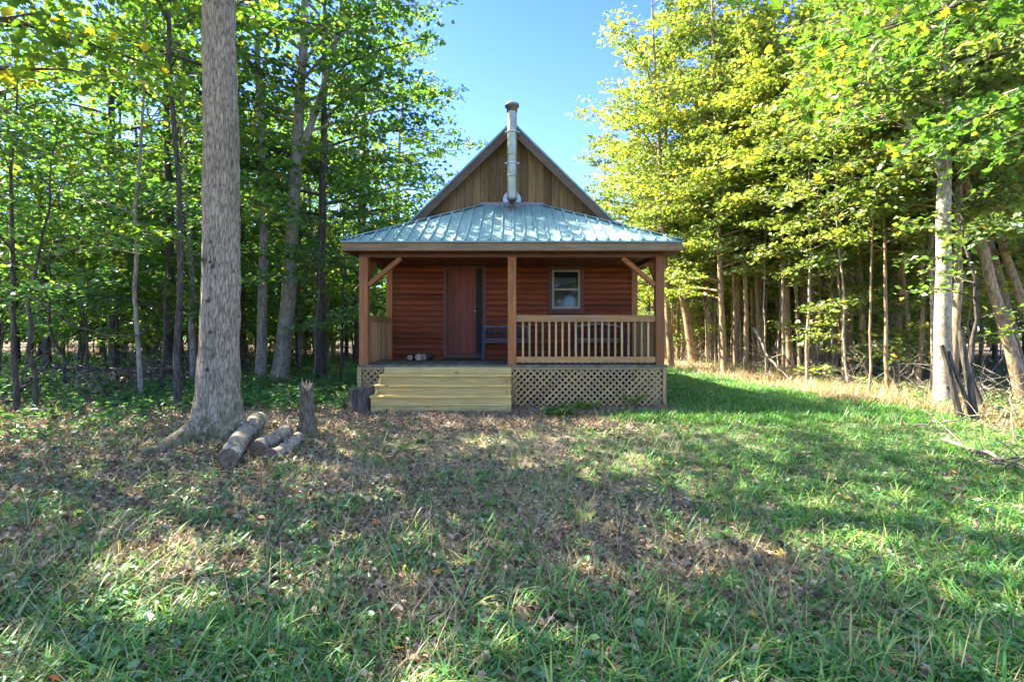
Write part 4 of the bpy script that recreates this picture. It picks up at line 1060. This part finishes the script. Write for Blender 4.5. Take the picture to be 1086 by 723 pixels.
split_log(gx(443.5, 12.2), 12.25, DZ, R(100), .32, .10, 'pale-ended firewood piece in the middle of the little heap by the wall')
split_log(gx(452, 12.2), 12.35, DZ, R(70), .36, .10, 'dark firewood piece at the right end of the little heap by the wall')

# ---------------------------------------------------------------- logs, stumps
def log(a, b, r0, r1, label, knots, seed):
    a = np.array(a, float); b = np.array(b, float)
    th = thing('cut_log', tuple((a + b) / 2), label, 'log', 'cut logs beside the thick trunk')
    g = np.random.default_rng(seed); n = 26; t = np.linspace(0, 1, n)
    P = a + (b - a) * t[:, None]; P[:, 2] += .015 * np.sin(t * 4 + seed); P[:, 0] += .02 * np.sin(t * 5 + seed * 2)
    rr = r0 + (r1 - r0) * t + .006 * g.normal(0, 1, n)
    m = MB(); m.tube(P, rr, 18, False, jitter=.06)
    for kt, kr, az in knots:
        c = a + (b - a) * kt; rk = r0 + (r1 - r0) * kt
        dirv = np.array([math.cos(az) * .5, -math.sin(az) * .3, .9]); dirv /= np.linalg.norm(dirv)
        m.tube([c + dirv * rk * .6, c + dirv * (rk + .03), c + dirv * (rk + .06)], [kr * 1.4, kr, kr * .7], 8, True)
    part(m, 'bark', M['log_bark'], th, smooth=True)
    d = (b - a) / np.linalg.norm(b - a)
    for e, s_, r in ((P[0], -1, rr[0]), (P[-1], 1, rr[-1])):
        m = MB(); m.tube([e - d * s_ * .004, e + d * s_ * .008, e + d * s_ * .01], [r * .97, r * .95, r * .3], 18, True); part(m, 'cut_end', M['end'], th)
def on(px, py, r):  # a point on the ground seen at px,py; centre of a round of radius r
    d = EYE * F_PX / (py - HY)
    for _ in range(6): 
        x = gx(px, d); d = (EYE - gz1(x, d)) * F_PX / (py - HY)
    x = gx(px, d); return (x, d, gz1(x, d) + r * .92)
log(on(240, 497, .105), on(274, 451, .12), .105, .12, 'longest and thickest of the three cut grey logs, nearest the trunk', [(.62, .05, .4), (.55, .03, 2.0)], 1)
log(on(274, 485, .095), on(303, 462, .09), .09, .085, 'middle one of the three cut grey logs, dark at its end', [(.5, .015, 1)], 2)
log(on(287, 490, .075), on(318, 470, .075), .075, .07, 'shortest and thinnest cut grey log, farthest from the trunk', [(.45, .02, 1)], 3)

def snag():
    x, y, z = on(326, 461, 0); th = thing('tree_stump', (x, y, z), 'thin broken stump with a splintered pinkish top beside the cut logs', 'stump')
    nz, na = 26, 28; a = np.linspace(0, 2 * PI, na, endpoint=False); zz = np.linspace(-.1, .66, nz); A, Z = np.meshgrid(a, zz)
    r = np.interp(Z, [-.1, 0, .08, .2, .45, .66], [.20, .17, .13, .105, .092, .088])
    r = r + .06 * np.clip(np.cos(A * 3 + 1), 0, 1) * np.exp(-np.clip(Z, 0, 1) / .08) + .02 * (noise2(A * 5, Z * 5, 4) - .5) + .012 * (noise2(A * 14, Z * 4, 8) - .5)
    top = .10 * (noise2(a * 2.2, a * 0, 40) - .35) + .04 * (noise2(a * 7, a * 0, 41) - .5)
    Zt = Z + np.clip((Z - .3) / .36, 0, 1) * top[None, :]
    V = np.stack([x + r * np.cos(A) - .03 * Z, y + r * np.sin(A), z + Zt], -1).reshape(-1, 3)
    m = MB(); k = np.arange(na)[None]; k2 = (k + 1) % na; i = np.arange(nz - 1)[:, None] * na
    m.add(V, np.stack([i + k, i + k2, i + na + k2, i + na + k], -1).reshape(-1, 4), rnd=.4); part(m, 'bark', M['stump_bark'], th, smooth=True)
    m = MB(); c = np.array([x - .02, y, z + .63]); g = np.random.default_rng(4)
    rim = V[(nz - 1) * na:]; inner = c + (rim - c) * .55; inner[:, 2] = z + .60 + .1 * g.random(na)
    m.add(np.concatenate([rim * .98 + np.array([x, y, z + .66]) * .02, inner, [c + np.array([0, 0, .02])]]),
          [(q, (q + 1) % na, na + (q + 1) % na, na + q) for q in range(na)], tris=[(na + q, na + (q + 1) % na, 2 * na) for q in range(na)])
    for q in range(7):
        b = inner[q * 4]; m.tube([b - np.array([0, 0, .06]), b + np.array([0, 0, .05 + .06 * g.random()])], [.018, .002], 4, True)
    part(m, 'splintered_top', M['end_pale'], th)
snag()
def round_stump():
    d = 9.95; x = gx(383, d); z = gz1(x, d); r = .235; h = .44
    th = thing('log_round', (x, d, z), 'upright dark log round standing on the ground left of the steps', 'log round')
    nz, na = 14, 60; a = np.linspace(0, 2 * PI, na, endpoint=False); zz = np.linspace(-.05, h, nz); A, Z = np.meshgrid(a, zz)
    rr = r + .03 * (np.abs(noise2(A / (2 * PI) * 22, Z * 3, 6) - .5) * 2 - .5) + .012 * np.sin(A * 3)
    V = np.stack([x + rr * np.cos(A), d + rr * np.sin(A), z + Z + .02 * np.cos(A)], -1).reshape(-1, 3)
    m = MB(); k = np.arange(na)[None]; k2 = (k + 1) % na; i = np.arange(nz - 1)[:, None] * na
    m.add(V, np.stack([i + k, i + k2, i + na + k2, i + na + k], -1).reshape(-1, 4), rnd=.4); part(m, 'bark', M['bark_dark'], th)
    m = MB(); rim = V[(nz - 1) * na:]; m.add(np.concatenate([rim, [(x, d, z + h + .002)]]), tris=[(q, (q + 1) % na, na) for q in range(na)]); part(m, 'cut_end', M['end'], th)
round_stump()

# leafy plants in front of the lattice
def leafy_plant(px, py, h, w, n, label, seed, lf='weed'):
    x, y, z = on(px, py, 0); g = np.random.default_rng(seed)
    th = thing('leafy_plant', (x, y, z), label, 'plant', 'leafy plants by the lattice')
    st, lv = MB(), MB()
    for k in range(n):
        az = g.random() * 2 * PI; L = h * (.7 + .5 * g.random()); pts = limb_path((x + g.normal(0, .05), y + g.normal(0, .05), z - .02), az, R(75) - g.random() * w, L, .9, 6, g)
        st.tube(pts, np.linspace(.006, .002, len(pts)), 4, False)
        t = np.repeat(np.linspace(.25, 1, 9), 2) * (len(pts) - 1); i0 = np.minimum(t.astype(int), len(pts) - 2); u = (t - i0)[:, None]
        pos = pts[i0] * (1 - u) + pts[i0 + 1] * u + g.normal(0, .035, (len(t), 3)) * np.array([1, 1, .4])
        V, tri, r = leaf_quads(g, pos, .075, .35, 'oval'); lv.add(V, tris=tri, rnd=r)
    part(st, 'stems', M['weed'], th); part(lv, 'leaves', M[lf], th)
leafy_plant(596, 442, .34, .9, 26, 'bright leafy plant growing in front of the lattice right of the steps', 61, 'leaf_ov')
leafy_plant(622, 434, .30, .7, 10, 'smaller plant against the lattice right of the bright one', 62, 'leaf_ov')
leafy_plant(672, 432, .42, .4, 7, 'thin tall seedling climbing the lattice near its right corner', 63, 'leaf_r')

# ---------------------------------------------------------------- fallen branches and brush
def branch(pts, r, label, seed, twn=5, name='fallen_branch', mat='deadwood', group='fallen branches', lift=True):
    g = np.random.default_rng(seed); P = np.array(pts, float)
    if lift: P[:, 2] = P[:, 2] + ground_z(P[:, 0], P[:, 1])
    t = np.linspace(0, len(P) - 1, 14); i0 = np.minimum(t.astype(int), len(P) - 2); u = (t - i0)[:, None]
    Q = P[i0] * (1 - u) + P[i0 + 1] * u + g.normal(0, .02, (14, 3))
    th = thing(name, tuple(Q[7]), label, 'branch', group)
    m = MB(); m.tube(Q, np.linspace(r, r * .4, 14), 7, True, jitter=.15)
    for k in range(twn):
        i = g.integers(3, 13); tp = limb_path(Q[i], g.random() * 2 * PI, g.uniform(.1, .8), g.uniform(.25, .8), .3, 4, g); m.tube(tp, np.linspace(r * .45, .004, 5), 4, False)
    part(m, 'wood', M[mat], th, smooth=True)
def gp(px, py, h=0):
    x, y, z = on(px, py, 0); return (x, y, h)
branch([gp(1000, 470, .05), gp(1040, 484, .06), gp(1086, 502, .05)], .032, 'grey fallen branch on the ground at the right frame edge', 71)
branch([gp(1030, 492, .03), gp(1062, 498, .05), gp(1110, 492, .12)], .02, 'thin grey branch lying below the thicker one at the right frame edge', 72)
branch([gp(960, 452, .05), gp(1010, 462, .2), gp(1060, 452, .3)], .016, 'bent grey branch lying before the cut stems', 73, 8)
branch([gp(1075, 470, .0), gp(1072, 455, .5), gp(1068, 440, .7)], .012, 'thin pale stick standing upright at the right frame edge', 74, 3)
branch([gp(800, 402, 1.6), gp(815, 404, .7), gp(842, 408, .05)], .05, 'bare pale dead limb propped against the foot of the twin tan trunks', 75, 3)
branch([gp(900, 400, .8), gp(870, 402, .5), gp(850, 406, .1)], .03, 'grey dead limb slanting right of the twin tan trunks', 76, 4)
branch([gp(60, 404, .25), gp(110, 403, .3), (gp(172, 405)[0], gp(172, 405)[1], .2)], .09, 'long dark fallen limb lying in the left wood behind the weeds', 77, 7, mat='bark_dark')
branch([gp(5, 432, .05), gp(30, 420, .3), gp(52, 408, .5)], .06, 'dark fallen limb rising toward the crooked sapling on the far left', 78, 6, mat='bark_dark')
branch([gp(150, 400, .2), gp(185, 404, .35), gp(205, 398, .5)], .05, 'tangled dead limb beside the thick foreground trunk', 79, 12)
branch([gp(100, 420, .08), gp(140, 428, .1), gp(172, 432, .05)], .03, 'thin dark stick on the ground left of the thick trunk', 80, 6, mat='bark_dark')
def vine():
    y = 10.6; pts = [(gx(px, y), y, gz(py, y)) for px, py in ((18, 330), (26, 318), (40, 318), (52, 330), (75, 344), (100, 353), (122, 356), (150, 354), (165, 345))]
    branch(pts, .028, 'dark arching vine looping low across the left wood', 81, 0, 'hanging_vine', 'bark_dark', None, False)
vine()

# tangle of dead twigs and dry stalks along the sunny edge of the right wood and under the left wood
mb = MB(); g = np.random.default_rng(99)
for k in range(520):
    if k < 340:
        y = g.uniform(9, 28); x = 8.9 + .0 * y + abs(g.normal(0, 1.1)) - .06 * (y - 12)
    else:
        y = g.uniform(10.5, 19); x = -(8.3 + abs(g.normal(0, 2.4)))
    z = gz1(x, y); L = g.uniform(.5, 1.5)
    pts = limb_path((x, y, z), g.random() * 2 * PI, g.uniform(.05, 1.3), L, .5, 5, g); mb.tube(pts, np.linspace(.013, .004, 6), 4, False)
    for j in range(3):
        i = g.integers(1, 6); tp = limb_path(pts[i], g.random() * 2 * PI, g.uniform(-.1, 1), L * .4, .3, 3, g); mb.tube(tp, np.linspace(.007, .003, 4), 3, False)
tag(mb.build('brush', M['deadwood']), 'tangle of dead twigs along the foot of the trees', 'brush', kind='stuff')

# ---------------------------------------------------------------- light, sky, camera
AZ, EL = R(-66), R(50)
sv = Vector((math.sin(AZ) * math.cos(EL), math.cos(AZ) * math.cos(EL), math.sin(EL)))
w = bpy.data.worlds.new('World'); scene.world = w; w.use_nodes = True
nt = w.node_tree; bg = nt.nodes['Background']; sky = nt.nodes.new('ShaderNodeTexSky'); sky.sky_type = 'NISHITA'; sky.sun_disc = False
sky.sun_elevation = EL; sky.sun_rotation = AZ; sky.air_density = .8; sky.dust_density = .6; sky.ozone_density = 3.0
tint = nt.nodes.new('ShaderNodeMix'); tint.data_type = 'RGBA'; tint.blend_type = 'MULTIPLY'; tint.inputs[0].default_value = 1
sN = NT(nt); tcs = sN.n('ShaderNodeTexCoord'); sps = sN.n('ShaderNodeSeparateXYZ'); sN.l(tcs.outputs['Generated'], sps.inputs[0])
sN.l(sN.ramp([(.0, (.50, .60, .80)), (.30, (.26, .325, .68)), (.55, (.17, .25, .60)), (.72, (1.12, 1.02, .86)), (1, (1.25, 1.10, .86))], sps.outputs[2]), tint.inputs[7])
nt.links.new(sky.outputs[0], tint.inputs[6]); nt.links.new(tint.outputs[2], bg.inputs[0]); bg.inputs[1].default_value = .15
sd = bpy.data.lights.new('sun', 'SUN'); sd.energy = 4.2; sd.angle = R(.5); sd.color = (1, .93, .80)
so = bpy.data.objects.new('sun', sd); COL.objects.link(so); so.rotation_euler = sv.to_track_quat('Z', 'Y').to_euler(); so.location = (0, 0, 40)

cam = bpy.data.cameras.new('camera'); co = bpy.data.objects.new('camera', cam); COL.objects.link(co)
co.location = (0, 0, EYE); co.rotation_euler = (R(90), 0, 0)
cam.sensor_width = 36; cam.lens = 36 * F_PX / 1086; cam.shift_y = -(361.5 - HY) / 1086
cam.clip_start = .05; cam.clip_end = 1500
scene.camera = co
scene.view_settings.view_transform = 'Standard'; scene.view_settings.look = 'None'; scene.view_settings.exposure = 3.15; scene.view_settings.gamma = 1
c = scene.cycles
c.max_bounces = 9; c.diffuse_bounces = 6; c.glossy_bounces = 3; c.transmission_bounces = 5; c.transparent_max_bounces = 4
c.caustics_reflective = False; c.caustics_refractive = False; c.use_adaptive_sampling = True; c.adaptive_threshold = .02; c.use_denoising = True
